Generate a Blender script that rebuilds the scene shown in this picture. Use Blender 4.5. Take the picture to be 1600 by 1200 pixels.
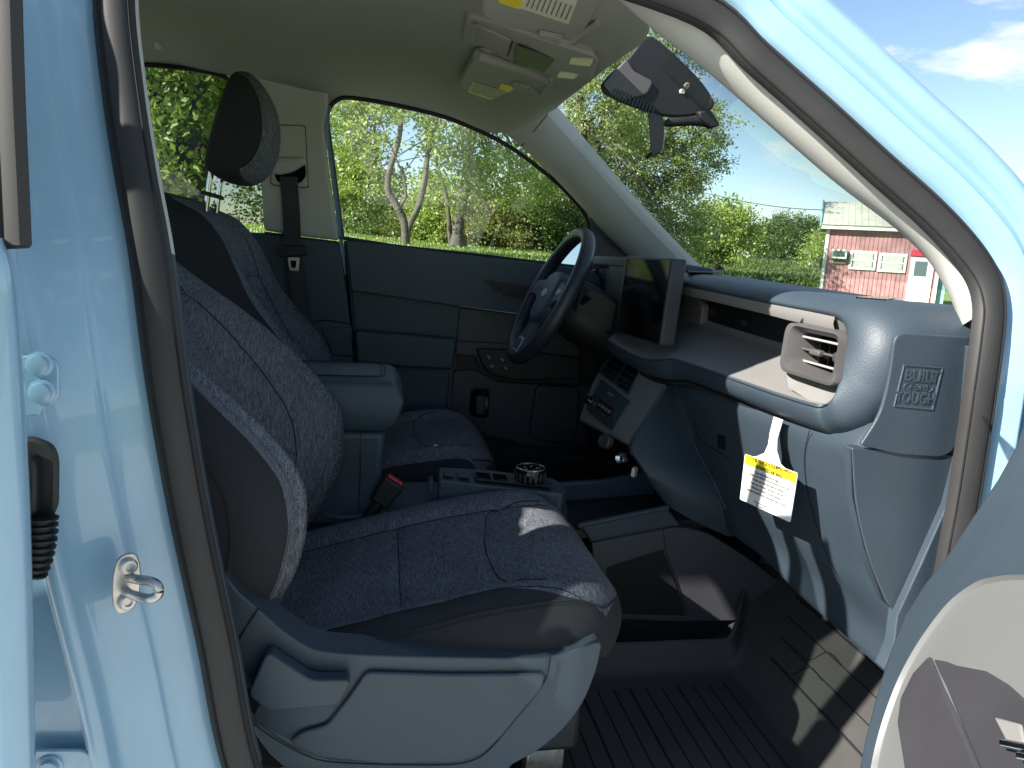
import bpy, bmesh, math, random
import numpy as np
from mathutils import Vector, Matrix, noise as mnoise
R_ = math.radians
random.seed(7); rng = np.random.default_rng(7)
scene = bpy.context.scene
for o_ in list(bpy.data.objects): bpy.data.objects.remove(o_)
COL = scene.collection

# ------------------------------------------------------------------ camera
# truck axes: +x forward, +y to the driver side, +z up, metres, z = 0 on the ground
FPX = 1150.0                                   # focal length for a 1600 px wide frame
CAM = np.array([0.0, -1.55, 1.25])
def _axes(vp=(600, 380), s=0.058):
    k = np.array([vp[0] - 800, 600 - vp[1], FPX])
    X = (800 * k[0] - (600 - vp[1] + s * vp[0]) * k[1] - FPX * FPX) / (k[0] - s * k[1])
    dx = np.array([X - 800, 600 - vp[1] - s * (X - vp[0]), FPX])
    dx /= np.linalg.norm(dx); dy = k / np.linalg.norm(k)
    dz = np.cross(dx, dy)
    if dz[1] < 0: dz = -dz
    return np.stack([dx, dy, dz], 1)
RC = _axes()
cam_d = bpy.data.cameras.new('camera'); cam = bpy.data.objects.new('camera', cam_d); COL.objects.link(cam)
cam_d.sensor_width = 36; cam_d.lens = FPX / 1600 * 36; cam_d.clip_start = 0.02; cam_d.clip_end = 3000
m_ = Matrix.Identity(4)
for i in range(3):
    m_[i][0] = RC[0][i]; m_[i][1] = RC[1][i]; m_[i][2] = -RC[2][i]; m_[i][3] = CAM[i]
cam.matrix_world = m_
scene.camera = cam
scene.render.resolution_x = 1024; scene.render.resolution_y = 768

# ------------------------------------------------------------------ sky, sun, exposure
SUN = np.array([-3.0, -1.0, 2.1]); SUN /= np.linalg.norm(SUN)      # towards the sun
sun_el = math.asin(SUN[2]); sun_az = math.atan2(SUN[0], SUN[1])      # azimuth from +y towards +x
world = bpy.data.worlds.new('World'); scene.world = world; world.use_nodes = True
wn = world.node_tree.nodes; wl = world.node_tree.links
bg = wn['Background']
sky = wn.new('ShaderNodeTexSky'); sky.sky_type = 'NISHITA'; sky.sun_disc = False
sky.sun_elevation = sun_el; sky.sun_rotation = sun_az
sky.air_density = 1.0; sky.dust_density = 0.25; sky.ozone_density = 1.6; sky.altitude = 100
# fair-weather clouds: two octaves of noise on the sky dome, seen all round
tc = wn.new('ShaderNodeTexCoord'); mp = wn.new('ShaderNodeMapping'); mp.inputs['Scale'].default_value = (1.0, 1.0, 3.2)
mp.inputs['Location'].default_value = (0.35, 0.2, 0.55)
nz = wn.new('ShaderNodeTexNoise'); nz.inputs['Scale'].default_value = 4.2; nz.inputs['Detail'].default_value = 8; nz.inputs['Roughness'].default_value = 0.55
rp = wn.new('ShaderNodeValToRGB'); rp.color_ramp.elements[0].position = 0.545; rp.color_ramp.elements[1].position = 0.64
rp.color_ramp.elements[1].color = (0.85, 0.85, 0.85, 1)
mx = wn.new('ShaderNodeMix'); mx.data_type = 'RGBA'; mx.inputs['B'].default_value = (6.2, 6.3, 6.6, 1)
wl.new(tc.outputs['Generated'], mp.inputs['Vector']); wl.new(mp.outputs['Vector'], nz.inputs['Vector'])
wl.new(nz.outputs['Fac'], rp.inputs['Fac']); wl.new(rp.outputs['Color'], mx.inputs['Factor'])
wl.new(sky.outputs['Color'], mx.inputs['A']); wl.new(mx.outputs['Result'], bg.inputs['Color'])
bg.inputs['Strength'].default_value = 0.066
sd = bpy.data.lights.new('sun', 'SUN'); sd.energy = 4.4; sd.angle = R_(0.53); sd.color = (1.0, 0.95, 0.86)
sun = bpy.data.objects.new('sun', sd); COL.objects.link(sun); sun.location = (0, 0, 30)
sun.rotation_euler = Vector(SUN).to_track_quat('Z', 'Y').to_euler()
vs = scene.view_settings; vs.view_transform = 'Standard'; vs.look = 'None'; vs.gamma = 1; vs.exposure = 1.55
try: vs.use_curve_mapping = False
except Exception: pass
scene.render.engine = 'CYCLES'
cy = scene.cycles
cy.max_bounces = 10; cy.diffuse_bounces = 5; cy.glossy_bounces = 4; cy.transmission_bounces = 6; cy.transparent_max_bounces = 24
cy.caustics_reflective = False; cy.caustics_refractive = False

# ------------------------------------------------------------------ photo pixel -> point on a surface of the place
def ray(px, py): return RC.T @ np.array([px - 800.0, 600.0 - py, FPX])
def U(px, py, x=None, y=None, z=None):
    d = ray(px, py)
    if callable(y):
        p = U(px, py, y=y(0, 1.2))
        for _ in range(12): p = U(px, py, y=y(p[0], p[2]))
        return p
    if callable(x):
        p = U(px, py, x=x(0, 1.1))
        for _ in range(12): p = U(px, py, x=x(p[1], p[2]))
        return p
    t = (x - CAM[0]) / d[0] if x is not None else (y - CAM[1]) / d[1] if y is not None else (z - CAM[2]) / d[2]
    return CAM + t * d
def UP(px, py, p0, n):
    d = ray(px, py); n = np.array(n, float); t = ((np.array(p0) - CAM) @ n) / (d @ n)
    return CAM + t * d
def UL(pts, **k): return [U(a, b, **k) for a, b in pts]

# ------------------------------------------------------------------ curves
def cr(pts, n=8, closed=False):
    """Catmull-Rom through pts, n samples a span"""
    P = [np.array(p, float) for p in pts]; N = len(P); out = []
    spans = N if closed else N - 1
    for i in range(spans):
        if closed: a, b, c, d = P[(i - 1) % N], P[i], P[(i + 1) % N], P[(i + 2) % N]
        else:
            b, c = P[i], P[i + 1]; a = P[i - 1] if i else 2 * b - c; d = P[i + 2] if i + 2 < N else 2 * c - b
        for k in range(n):
            t = k / n
            out.append(0.5 * ((2 * b) + (-a + c) * t + (2 * a - 5 * b + 4 * c - d) * t * t + (-a + 3 * b - 3 * c + d) * t ** 3))
    if not closed: out.append(P[-1])
    return out
def resample(pts, n):
    P = np.array(pts, float); L = np.r_[0, np.cumsum(np.linalg.norm(np.diff(P, axis=0), axis=1))]
    s = np.linspace(0, L[-1], n)
    return [np.array([np.interp(v, L, P[:, k]) for k in range(P.shape[1])]) for v in s]
def round_poly(pts, r, seg=5):
    """round the corners of a closed polygon (any dimension)"""
    P = [np.array(p, float) for p in pts]; N = len(P); out = []
    for i in range(N):
        a, b, c = P[i - 1], P[i], P[(i + 1) % N]; rr = r[i] if isinstance(r, (list, tuple)) else r
        u = a - b; v = c - b; lu = np.linalg.norm(u); lv = np.linalg.norm(v)
        d = min(rr, lu * .49, lv * .49)
        if d < 1e-5: out.append(b); continue
        p = b + u / lu * d; q = b + v / lv * d
        for k in range(seg + 1):
            t = k / seg; out.append((1 - t) ** 2 * p + 2 * t * (1 - t) * b + t * t * q)
    return out
def sstep(a, b, x):
    t = np.clip((x - a) / (b - a), 0, 1); return t * t * (3 - 2 * t)

# ------------------------------------------------------------------ objects
def link(o, parent=None):
    COL.objects.link(o)
    if parent is not None: o.parent = parent; o.matrix_parent_inverse = parent.matrix_world.inverted() if False else Matrix.Identity(4)
    return o
def tag(o, label=None, cat=None, group=None, kind=None):
    if label: o['label'] = label
    if cat: o['category'] = cat
    if group: o['group'] = group
    if kind: o['kind'] = kind
    return o
def empty(name, label=None, cat=None, parent=None, loc=(0, 0, 0), group=None):
    o = bpy.data.objects.new(name, None); o.empty_display_size = .2; o.location = loc; link(o, parent)
    return tag(o, label, cat, group)
def mesh(name, V, F, mat, parent=None, smooth=True, sharp=40, bevel=0, bseg=2, sub=0, solid=0, mats=None, midx=None, label=None):
    me = bpy.data.meshes.new(name); me.from_pydata([tuple(map(float, v)) for v in V], [], F); me.update()
    for m in (mats or [mat]): me.materials.append(m)
    if midx is not None: me.polygons.foreach_set('material_index', midx)
    if smooth:
        me.polygons.foreach_set('use_smooth', [True] * len(me.polygons))
        try: me.set_sharp_from_angle(angle=R_(sharp))
        except Exception: pass
    o = bpy.data.objects.new(name, me); link(o, parent)
    if solid:
        m = o.modifiers.new('solid', 'SOLIDIFY'); m.thickness = abs(solid); m.offset = -1 if solid > 0 else 1
    if bevel:
        m = o.modifiers.new('bevel', 'BEVEL'); m.width = bevel; m.segments = bseg; m.limit_method = 'ANGLE'; m.angle_limit = R_(35); m.harden_normals = False
    if sub:
        m = o.modifiers.new('sub', 'SUBSURF'); m.levels = sub; m.render_levels = sub
    if label: o['label'] = label
    return o
def fix_normals(o):
    bm = bmesh.new(); bm.from_mesh(o.data); bmesh.ops.recalc_face_normals(bm, faces=bm.faces); bm.to_mesh(o.data); bm.free(); return o
def grid(name, G, mat, parent=None, cu=False, cv=False, **k):
    """G[i][j] points -> quad sheet"""
    n, m = len(G), len(G[0]); V = [p for row in G for p in row]; F = []
    for i in range(n if cu else n - 1):
        for j in range(m if cv else m - 1):
            a = i * m + j; b = i * m + (j + 1) % m; c = ((i + 1) % n) * m + (j + 1) % m; d = ((i + 1) % n) * m + j
            F.append((a, b, c, d))
    return mesh(name, V, F, mat, parent, **k)
def prism(name, outline, vec, mat, parent=None, bevel=0.003, bseg=2, **k):
    """solid with the 3-D polygon outline as one face, extruded by vec"""
    n = len(outline); v = np.array(vec, float)
    V = [np.array(p) for p in outline] + [np.array(p) + v for p in outline]
    F = [tuple(range(n)), tuple(range(2 * n - 1, n - 1, -1))] + [(i, i + n, (i + 1) % n + n, (i + 1) % n) for i in range(n)]
    k.setdefault('sharp', 35)
    return fix_normals(mesh(name, V, F, mat, parent, bevel=bevel, bseg=bseg, **k))
def frames(path, up=(0, 0, 1), closed=False):
    P = np.array(path, float); n = len(P)
    T = np.roll(P, -1, 0) - np.roll(P, 1, 0)
    if not closed: T[0] = P[1] - P[0]; T[-1] = P[-1] - P[-2]
    T /= np.linalg.norm(T, axis=1)[:, None]
    up = np.array(up, float)
    if up.ndim == 1: up = np.tile(up, (n, 1))
    S = np.cross(T, up); S /= np.linalg.norm(S, axis=1)[:, None]
    W = np.cross(S, T)
    return P, T, S, W
def tube(name, path, r, mat, parent=None, seg=8, closed=False, up=(0.01, 0.02, 1), cap=True, **k):
    P, T, S, W = frames(path, up, closed); n = len(P)
    rr = r if hasattr(r, '__len__') else [r] * n
    V = []; F = []
    for i in range(n):
        for j in range(seg):
            a = 2 * math.pi * j / seg; V.append(P[i] + rr[i] * (math.cos(a) * S[i] + math.sin(a) * W[i]))
    for i in range(n if closed else n - 1):
        for j in range(seg):
            F.append((i * seg + j, i * seg + (j + 1) % seg, ((i + 1) % n) * seg + (j + 1) % seg, ((i + 1) % n) * seg + j))
    if cap and not closed: F.append(tuple(range(seg - 1, -1, -1))); F.append(tuple((n - 1) * seg + j for j in range(seg)))
    k.setdefault('sharp', 60)
    return fix_normals(mesh(name, V, F, mat, parent, **k))
def sweep(name, path, prof, mat, parent=None, up=(0, 1, 0), closed=False, cprof=False, **k):
    """profile points (a, b): a along side vector S, b along up vector W; prof may be a function of i"""
    P, T, S, W = frames(path, up, closed); G = []
    for i in range(len(P)):
        pr = prof(i) if callable(prof) else prof
        G.append([P[i] + a * S[i] + b * W[i] for a, b in pr])
    return grid(name, G, mat, parent, cu=closed, cv=cprof, **k)
def rbox(name, c, size, mat, parent=None, rot=(0, 0, 0), bevel=.004, bseg=3, M=None, **k):
    sx, sy, sz = [s / 2 for s in size]
    V = [Vector((a * sx, b * sy, d * sz)) for a in (-1, 1) for b in (-1, 1) for d in (-1, 1)]
    m = M if M is not None else Matrix.Rotation(rot[2], 3, 'Z') @ Matrix.Rotation(rot[1], 3, 'Y') @ Matrix.Rotation(rot[0], 3, 'X')
    V = [np.array(m @ v) + np.array(c) for v in V]
    F = [(0, 1, 3, 2), (4, 6, 7, 5), (0, 4, 5, 1), (2, 3, 7, 6), (0, 2, 6, 4), (1, 5, 7, 3)]
    return mesh(name, V, F, mat, parent, bevel=bevel, bseg=bseg, **k)
def lathe(name, prof, base, axis, mat, parent=None, seg=28, cap=True, **k):
    """prof = [(radius, along axis)]"""
    w = np.array(axis, float); w /= np.linalg.norm(w); u = np.cross(w, [0.31, 0.2, 0.93]); u /= np.linalg.norm(u); v = np.cross(w, u)
    V = []; F = []; n = len(prof)
    for r, h in prof:
        for j in range(seg):
            a = 2 * math.pi * j / seg; V.append(np.array(base) + w * h + r * (math.cos(a) * u + math.sin(a) * v))
    for i in range(n - 1):
        for j in range(seg): F.append((i * seg + j, i * seg + (j + 1) % seg, (i + 1) * seg + (j + 1) % seg, (i + 1) * seg + j))
    if cap: F.append(tuple(range(seg - 1, -1, -1))); F.append(tuple((n - 1) * seg + j for j in range(seg)))
    k.setdefault('sharp', 35)
    return fix_normals(mesh(name, V, F, mat, parent, **k))
def text(name, body, origin, ex, ey, size, mat, parent=None, depth=.0006, align='CENTER', space=1.0, stretch=1.0, bold=0):
    """raised lettering: ex reading direction, ey up direction of the letters"""
    cu = bpy.data.curves.new(name, 'FONT'); cu.body = body; cu.size = size; cu.align_x = align; cu.align_y = 'CENTER'
    cu.extrude = depth; cu.space_character = space; cu.resolution_u = 3; cu.offset = bold
    o = bpy.data.objects.new(name + '_tmp', cu); COL.objects.link(o)
    dg = bpy.context.evaluated_depsgraph_get(); me = bpy.data.meshes.new_from_object(o.evaluated_get(dg)); bpy.data.objects.remove(o); bpy.data.curves.remove(cu)
    ex = Vector(ex).normalized(); ey = Vector(ey); ey = (ey - ex * ey.dot(ex)).normalized(); ez = ex.cross(ey)
    M = Matrix(((ex.x * stretch, ey.x, ez.x, origin[0]), (ex.y * stretch, ey.y, ez.y, origin[1]), (ex.z * stretch, ey.z, ez.z, origin[2]), (0, 0, 0, 1)))
    me.transform(M); me.materials.clear(); me.materials.append(mat); me.name = name
    o = bpy.data.objects.new(name, me); return link(o, parent)

# ------------------------------------------------------------------ materials
def mat(name, col, rough=.5, metal=0, coat=0, spec=.5, bump=None, var=None, sheen=0, trans=0, emis=None):
    """bump=(scale, strength, dist) fine relief; var=(scale, amount) slow colour variation"""
    m = bpy.data.materials.new(name); m.use_nodes = True; nt = m.node_tree; b = nt.nodes['Principled BSDF']
    b.inputs['Base Color'].default_value = (*col, 1); b.inputs['Roughness'].default_value = rough; b.inputs['Metallic'].default_value = metal
    b.inputs['Coat Weight'].default_value = coat; b.inputs['Coat Roughness'].default_value = .035; b.inputs['Specular IOR Level'].default_value = spec
    if sheen: b.inputs['Sheen Weight'].default_value = sheen; b.inputs['Sheen Roughness'].default_value = .5
    tcn = nt.nodes.new('ShaderNodeTexCoord')
    if bump:
        n = nt.nodes.new('ShaderNodeTexNoise'); n.inputs['Scale'].default_value = bump[0]; n.inputs['Detail'].default_value = 2
        nt.links.new(tcn.outputs['Object'], n.inputs['Vector'])
        bp = nt.nodes.new('ShaderNodeBump'); bp.inputs['Strength'].default_value = bump[1]; bp.inputs['Distance'].default_value = bump[2]
        nt.links.new(n.outputs['Fac'], bp.inputs['Height']); nt.links.new(bp.outputs['Normal'], b.inputs['Normal'])
    if var:
        n = nt.nodes.new('ShaderNodeTexNoise'); n.inputs['Scale'].default_value = var[0]; n.inputs['Detail'].default_value = 5
        nt.links.new(tcn.outputs['Object'], n.inputs['Vector'])
        mr = nt.nodes.new('ShaderNodeMapRange'); mr.inputs['From Min'].default_value = .3; mr.inputs['From Max'].default_value = .7
        mr.inputs['To Min'].default_value = 1 - var[1]; mr.inputs['To Max'].default_value = 1 + var[1]
        nt.links.new(n.outputs['Fac'], mr.inputs['Value'])
        mm = nt.nodes.new('ShaderNodeMix'); mm.data_type = 'RGBA'; mm.blend_type = 'MULTIPLY'; mm.inputs['Factor'].default_value = 1
        mm.inputs['A'].default_value = (*col, 1); nt.links.new(mr.outputs['Result'], mm.inputs['B']); nt.links.new(mm.outputs['Result'], b.inputs['Base Color'])
        mr2 = nt.nodes.new('ShaderNodeMapRange'); mr2.inputs['To Min'].default_value = max(0, rough - .08); mr2.inputs['To Max'].default_value = min(1, rough + .08)
        nt.links.new(n.outputs['Fac'], mr2.inputs['Value']); nt.links.new(mr2.outputs['Result'], b.inputs['Roughness'])
    if emis: b.inputs['Emission Color'].default_value = (*emis[0], 1); b.inputs['Emission Strength'].default_value = emis[1]
    return m
M = {}
M['paint'] = mat('body_paint', (.265, .435, .57), .34, coat=1.0, var=(6, .05), bump=(260, .06, .0004))
M['rubber'] = mat('seal_rubber', (.024, .0228, .0235), .62, bump=(900, .25, .0004), var=(18, .12))
M['black'] = mat('black_plastic', (.008, .008, .010), .55, bump=(700, .2, .0003))
M['gloss'] = mat('gloss_black', (.004, .004, .005), .08, spec=.5)
M['navy'] = mat('navy_plastic', (.037, .054, .072), .5, bump=(420, .5, .0008), var=(9, .09))
M['navydark'] = mat('navy_soft_plastic', (.036, .056, .074), .55, bump=(800, .25, .0004), var=(9, .06))
M['plum'] = mat('charcoal_plastic', (.040, .039, .045), .5, bump=(700, .3, .0004), var=(9, .08))
M['stone'] = mat('warm_grey_plastic', (.20, .193, .19), .55, bump=(700, .3, .0004), var=(10, .05))
M['ventgrey'] = mat('vent_grey_plastic', (.085, .08, .08), .5, bump=(700, .3, .0004))
M['headliner'] = mat('headliner_fabric', (.31, .315, .285), .95, bump=(1400, .35, .0005), var=(4, .04))
M['trim'] = mat('pale_grey_trim', (.47, .47, .445), .75, bump=(900, .25, .0004), var=(6, .03))
M['weave'] = mat('woven_pillar_cloth', (.46, .455, .43), .9, bump=(1800, .6, .0006))
M['side'] = mat('black_seat_cloth', (.0125, .0135, .0180), .85, bump=(1600, .4, .0005), sheen=.0, var=(20, .1))
M['carpet'] = mat('black_carpet', (.022, .022, .025), .98, bump=(420, .9, .003))
M['mat'] = mat('rubber_mat', (.048, .046, .046), .6, bump=(500, .25, .0004), var=(8, .15))
M['chrome'] = mat('chrome', (.75, .75, .76), .12, metal=1)
M['steel'] = mat('zinc_steel', (.50, .49, .47), .32, metal=1, var=(60, .2))
M['white'] = mat('white_card', (.80, .80, .78), .5)
M['yellow'] = mat('yellow_print', (.75, .62, .02), .5)
M['ink'] = mat('grey_ink', (.12, .12, .13), .6)
M['red'] = mat('red_button', (.62, .05, .07), .4)
M['seam'] = mat('dark_seam', (.008, .008, .010), .9)
M['thread'] = mat('grey_thread', (.10, .105, .12), .8)
M['belt'] = mat('belt_webbing', (.030, .031, .036), .7, bump=(1500, .5, .0005))
M['lamp'] = mat('lamp_lens', (.65, .60, .52), .3)
M['label'] = mat('sun_visor_label', (.60, .60, .42), .6)
M['visor'] = mat('visor_vinyl', (.30, .30, .26), .75, bump=(900, .3, .0004))
M['silver'] = mat('silver_plastic', (.135, .138, .14), .42)
M['clear'] = mat('silver_trim', (.45, .45, .45), .38, metal=.35)

def fabric():
    m = bpy.data.materials.new('melange_cloth'); m.use_nodes = True; nt = m.node_tree; b = nt.nodes['Principled BSDF']
    tcn = nt.nodes.new('ShaderNodeTexCoord'); outs = []
    for sc, w in (((90, 1100, 600), .9), ((800, 70, 70), .9), ((700, 700, 700), .4), ((6, 6, 6), .25)):
        mpn = nt.nodes.new('ShaderNodeMapping'); mpn.inputs['Scale'].default_value = sc
        n = nt.nodes.new('ShaderNodeTexNoise'); n.inputs['Scale'].default_value = 1; n.inputs['Detail'].default_value = 1.0
        nt.links.new(tcn.outputs['Object'], mpn.inputs['Vector']); nt.links.new(mpn.outputs['Vector'], n.inputs['Vector'])
        k = nt.nodes.new('ShaderNodeMath'); k.operation = 'MULTIPLY_ADD'; k.inputs[1].default_value = w; nt.links.new(n.outputs['Fac'], k.inputs[0])
        if outs: nt.links.new(outs[-1], k.inputs[2])
        else: k.inputs[2].default_value = 0
        outs.append(k.outputs[0])
    mr = nt.nodes.new('ShaderNodeMapRange'); mr.inputs['From Min'].default_value = .95; mr.inputs['From Max'].default_value = 1.60
    nt.links.new(outs[-1], mr.inputs['Value']); r = nt.nodes.new('ShaderNodeValToRGB'); nt.links.new(mr.outputs['Result'], r.inputs['Fac'])
    e = r.color_ramp.elements; e[0].position = .05; e[0].color = (.050, .053, .063, 1); e[1].position = .95; e[1].color = (.225, .236, .265, 1)
    q = e.new(.5); q.color = (.122, .129, .149, 1)
    nt.links.new(r.outputs['Color'], b.inputs['Base Color']); b.inputs['Roughness'].default_value = .95
    b.inputs['Sheen Weight'].default_value = .0; b.inputs['Specular IOR Level'].default_value = .2
    bp = nt.nodes.new('ShaderNodeBump'); bp.inputs['Strength'].default_value = .55; bp.inputs['Distance'].default_value = .0008
    nt.links.new(mr.outputs['Result'], bp.inputs['Height']); nt.links.new(bp.outputs['Normal'], b.inputs['Normal'])
    return m
M['fabric'] = fabric()
def glass(name, tint, refl=1.0):
    m = bpy.data.materials.new(name); m.use_nodes = True; nt = m.node_tree; nt.nodes.remove(nt.nodes['Principled BSDF'])
    out = nt.nodes['Material Output']; t = nt.nodes.new('ShaderNodeBsdfTransparent'); t.inputs['Color'].default_value = (*tint, 1)
    g = nt.nodes.new('ShaderNodeBsdfGlossy'); g.inputs['Roughness'].default_value = .02
    fr = nt.nodes.new('ShaderNodeLayerWeight'); fr.inputs['Blend'].default_value = .5
    pw = nt.nodes.new('ShaderNodeMath'); pw.operation = 'POWER'; pw.inputs[1].default_value = 5; nt.links.new(fr.outputs['Facing'], pw.inputs[0])
    mu = nt.nodes.new('ShaderNodeMath'); mu.operation = 'MULTIPLY_ADD'; mu.inputs[1].default_value = .9 * refl; mu.inputs[2].default_value = .05 * refl
    mxs = nt.nodes.new('ShaderNodeMixShader'); nt.links.new(pw.outputs[0], mu.inputs[0]); nt.links.new(mu.outputs[0], mxs.inputs[0])
    nt.links.new(t.outputs[0], mxs.inputs[1]); nt.links.new(g.outputs[0], mxs.inputs[2]); nt.links.new(mxs.outputs[0], out.inputs['Surface'])
    return m
M['glass'] = glass('window_glass', (.93, .97, .94)); M['tint'] = glass('privacy_glass', (.40, .45, .42))
M['wind'] = glass('windscreen_glass', (.88, .95, .92))

# ================================================================== THE TRUCK
TRUCK = empty('pickup_truck', 'light blue crew-cab pickup truck seen through its open front passenger door', 'truck')
def yn(x, z): return -0.735 + max(0.0, z - 1.15) * 0.30          # near body side leans inwards above the belt
def yf(x, z): return 0.735 - max(0.0, z - 1.15) * 0.25
# ---- near door opening: one loop, sill - B-pillar - roof rail - A-pillar - hinge pillar
Bp = UL([(378, 1200), (337, 1000), (295, 800), (261, 600), (235, 400), (211, 267), (191, 133), (178, 0)], y=yn)
Ap = UL([(1095, 12), (1185, 90), (1288, 181), (1371, 257), (1454, 331), (1508, 389), (1536, 432), (1546, 475), (1543, 528), (1533, 603), (1519, 698), (1498, 825)], y=yn)
top = [Bp[-1] + np.array([-.004, .035, .09]), np.array([-.235, -.603, 1.612]), np.array([-.12, -.594, 1.635]), np.array([.08, -.596, 1.632]), np.array([.2, -.605, 1.60])]
bot = [np.array([.755, -.735, .75]), np.array([.70, -.735, .52]), np.array([.60, -.735, .43]), np.array([.25, -.735, .40]), np.array([.0, -.735, .41]), np.array([-.09, -.735, .46])]
loop_c = Bp + top + Ap + bot
LOOP = cr(loop_c, 6, closed=True)
nB = len(Bp) * 6; nT = len(top) * 6; nA = len(Ap) * 6
shell = empty('door_opening', parent=TRUCK)
sp = [(-.021, .006), (-.0205, -.004), (-.015, -.011), (-.004, -.0145), (.006, -.0145), (.015, -.0105), (.0205, -.003), (.021, .004), (.0, .012)]
sweep('weatherstrip', LOOP, sp, M['rubber'], shell, closed=True, cprof=True, sharp=70)
# painted jamb: B profile (wide, stepped) blends into A profile (three ridges)
prB = [(.016, .006), (.022, .000), (.034, -.010), (.055, -.022), (.0575, -.030), (.061, -.0335), (.078, -.045), (.097, -.062), (.1005, -.076), (.105, -.0825), (.113, -.0825), (.1205, -.078), (.1225, -.066), (.124, -.056), (.132, -.055), (.150, -.055), (.200, -.055)]
prA = [(.016, .006), (.0215, .000), (.026, -.006), (.046, -.016), (.0485, -.0175), (.0515, -.0165), (.058, -.003), (.070, .004), (.075, -.002), (.080, -.010), (.090, -.016), (.100, -.0145), (.108, -.008), (.114, .004), (.116, .018), (.113, .035), (.100, .055)]
def prof_at(i):
    n = len(LOOP)
    if i < nB - 6: t = 0.
    elif i < nB + nT: t = sstep(nB - 6, nB + nT - 6, i)
    elif i < nB + nT + nA: t = 1.
    else: t = 1 - sstep(nB + nT + nA, n, i)
    return [(a * (1 - t) + c * t, b * (1 - t) + d * t) for (a, b), (c, d) in zip(prB, prA)]
sweep('body_jamb', LOOP, prof_at, M['paint'], shell, closed=True, sharp=50, sub=1)
P_, T_, S_, W_2 = frames(LOOP, (0, 1, 0), True)
tube('seal_lip', [P_[i] + S_[i] * .0115 - W_2[i] * .0128 for i in range(len(LOOP))], .0016, M['seam'], shell, seg=6, closed=True)
tube('seal_joint', [P_[i] - S_[i] * .0175 - W_2[i] * .0092 for i in range(len(LOOP))], .0012, M['seam'], shell, seg=6, closed=True)
tube('seam_sealer', [P_[i] + S_[i] * .128 - W_2[i] * .0562 for i in range(0, nB - 4)], .0026, M['paint'], shell, seg=6)
for i in (): lathe('spot_weld', [(.0035, -.001), (.0035, .0004), (.0, .0002)], P_[i] + S_[i] * .029 - W_2[i] * .0062, S_[i] * .5 - W_2[i], M['paint'], shell, seg=10)
# hinge pillar / fender root beside the dash
fen = [(.775, -.742, 1.30), (.80, -.775, 1.22), (.815, -.79, 1.05), (.82, -.79, .8), (.82, -.79, .42)]
fen2 = [(.90, -.765, 1.24), (.95, -.83, 1.20), (.98, -.85, 1.05), (.99, -.855, .8), (.99, -.855, .42)]
fen3 = [(1.7, -.80, 1.16), (1.7, -.90, 1.10), (1.7, -.91, 1.0), (1.7, -.915, .8), (1.7, -.915, .42)]
grid('fender', [cr(fen, 5), cr(fen2, 5), cr(fen3, 5)], M['paint'], TRUCK, sub=1)
# ---- trim inside the B-pillar edge (pale above the belt, navy below)
Bs = [LOOP[i] for i in range(0, nB + 1)]
def trimB(name, seg, m):
    P, T, S, W = frames(seg, (0, 1, 0)); G = [[P[i] - S[i] * a + W[i] * b for a, b in ((.014, .0), (.0215, .002), (.0225, .008), (.012, .04), (-.010, .115), (-.028, .150), (-.12, .160))] for i in range(len(P))]
    return grid(name, G, m, shell)
k_ = [i for i, p in enumerate(Bs) if p[2] < 1.235][-1]
trimB('pillar_trim_lower', Bs[:k_ + 1], M['navy']); trimB('pillar_trim_upper', Bs[k_:] + [LOOP[i] for i in range(nB + 1, nB + 14)], M['trim'])
# ---- near A-pillar trim, woven cloth, between the strip and the windscreen
e1 = cr(UL([(1000, -35), (1060, 20), (1100, 54), (1183, 121), (1267, 196), (1350, 267), (1433, 342), (1487, 404), (1510, 458), (1516, 500)], y=lambda x, z: yn(x, z) + .016), 5)
e2 = cr(UL([(960, 0), (1012, 45), (1100, 112), (1225, 221), (1308, 292), (1392, 354), (1446, 404), (1475, 450), (1492, 483), (1500, 505)], y=lambda x, z: yn(x, z) + .075), 5)
e1 = resample(e1, 40); e2 = resample(e2, 40); G = []
for a, b in zip(e1, e2):
    mid = (a + b) / 2 + np.array([-.006, 0, -.006])
    G.append([a + np.array([.012, -.004, .010]), a, a * .72 + b * .28 + np.array([-.006, 0, -.006]), mid, a * .25 + b * .75 + np.array([-.004, 0, -.004]), b, b + np.array([.03, .002, .022])])
grid('a_pillar_trim', G, M['weave'], TRUCK, sub=1)
NEAR_GLASS = e2
# ---- far A-pillar trim
f1 = cr(UL([(735, 170), (812, 229), (880, 295), (930, 350), (990, 412), (1040, 460)], y=lambda x, z: yf(x, z) - .005), 6)
f2 = cr(UL([(800, 118), (857, 176), (908, 235), (958, 292), (1010, 350), (1066, 408), (1100, 440)], y=lambda x, z: yf(x, z) - .07), 6)
f1 = resample(f1, 30); f2 = resample(f2, 30)
grid('a_pillar_trim', [[a + np.array([.01, .02, .004]), a, a * .7 + b * .3 + np.array([-.010, -.006, -.012]), a * .35 + b * .65 + np.array([-.012, -.006, -.012]), b, b + np.array([.03, .02, .02])] for a, b in zip(f1, f2)], M['trim'], TRUCK, sub=1)
tube('trim_seam', [U(814, 229, y=lambda x, z: yf(x, z) - .014), U(836, 203, y=lambda x, z: yf(x, z) - .055), U(856, 178, y=lambda x, z: yf(x, z) - .075)], .0012, M['seam'], TRUCK, seg=5)
# dark triangular cover at the foot of the far A-pillar
prism('mirror_cover', UL([(921, 332), (921, 420), (1010, 420), (985, 394)], y=.715), (0, .02, 0), M['plum'], TRUCK, bevel=.004)
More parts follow.
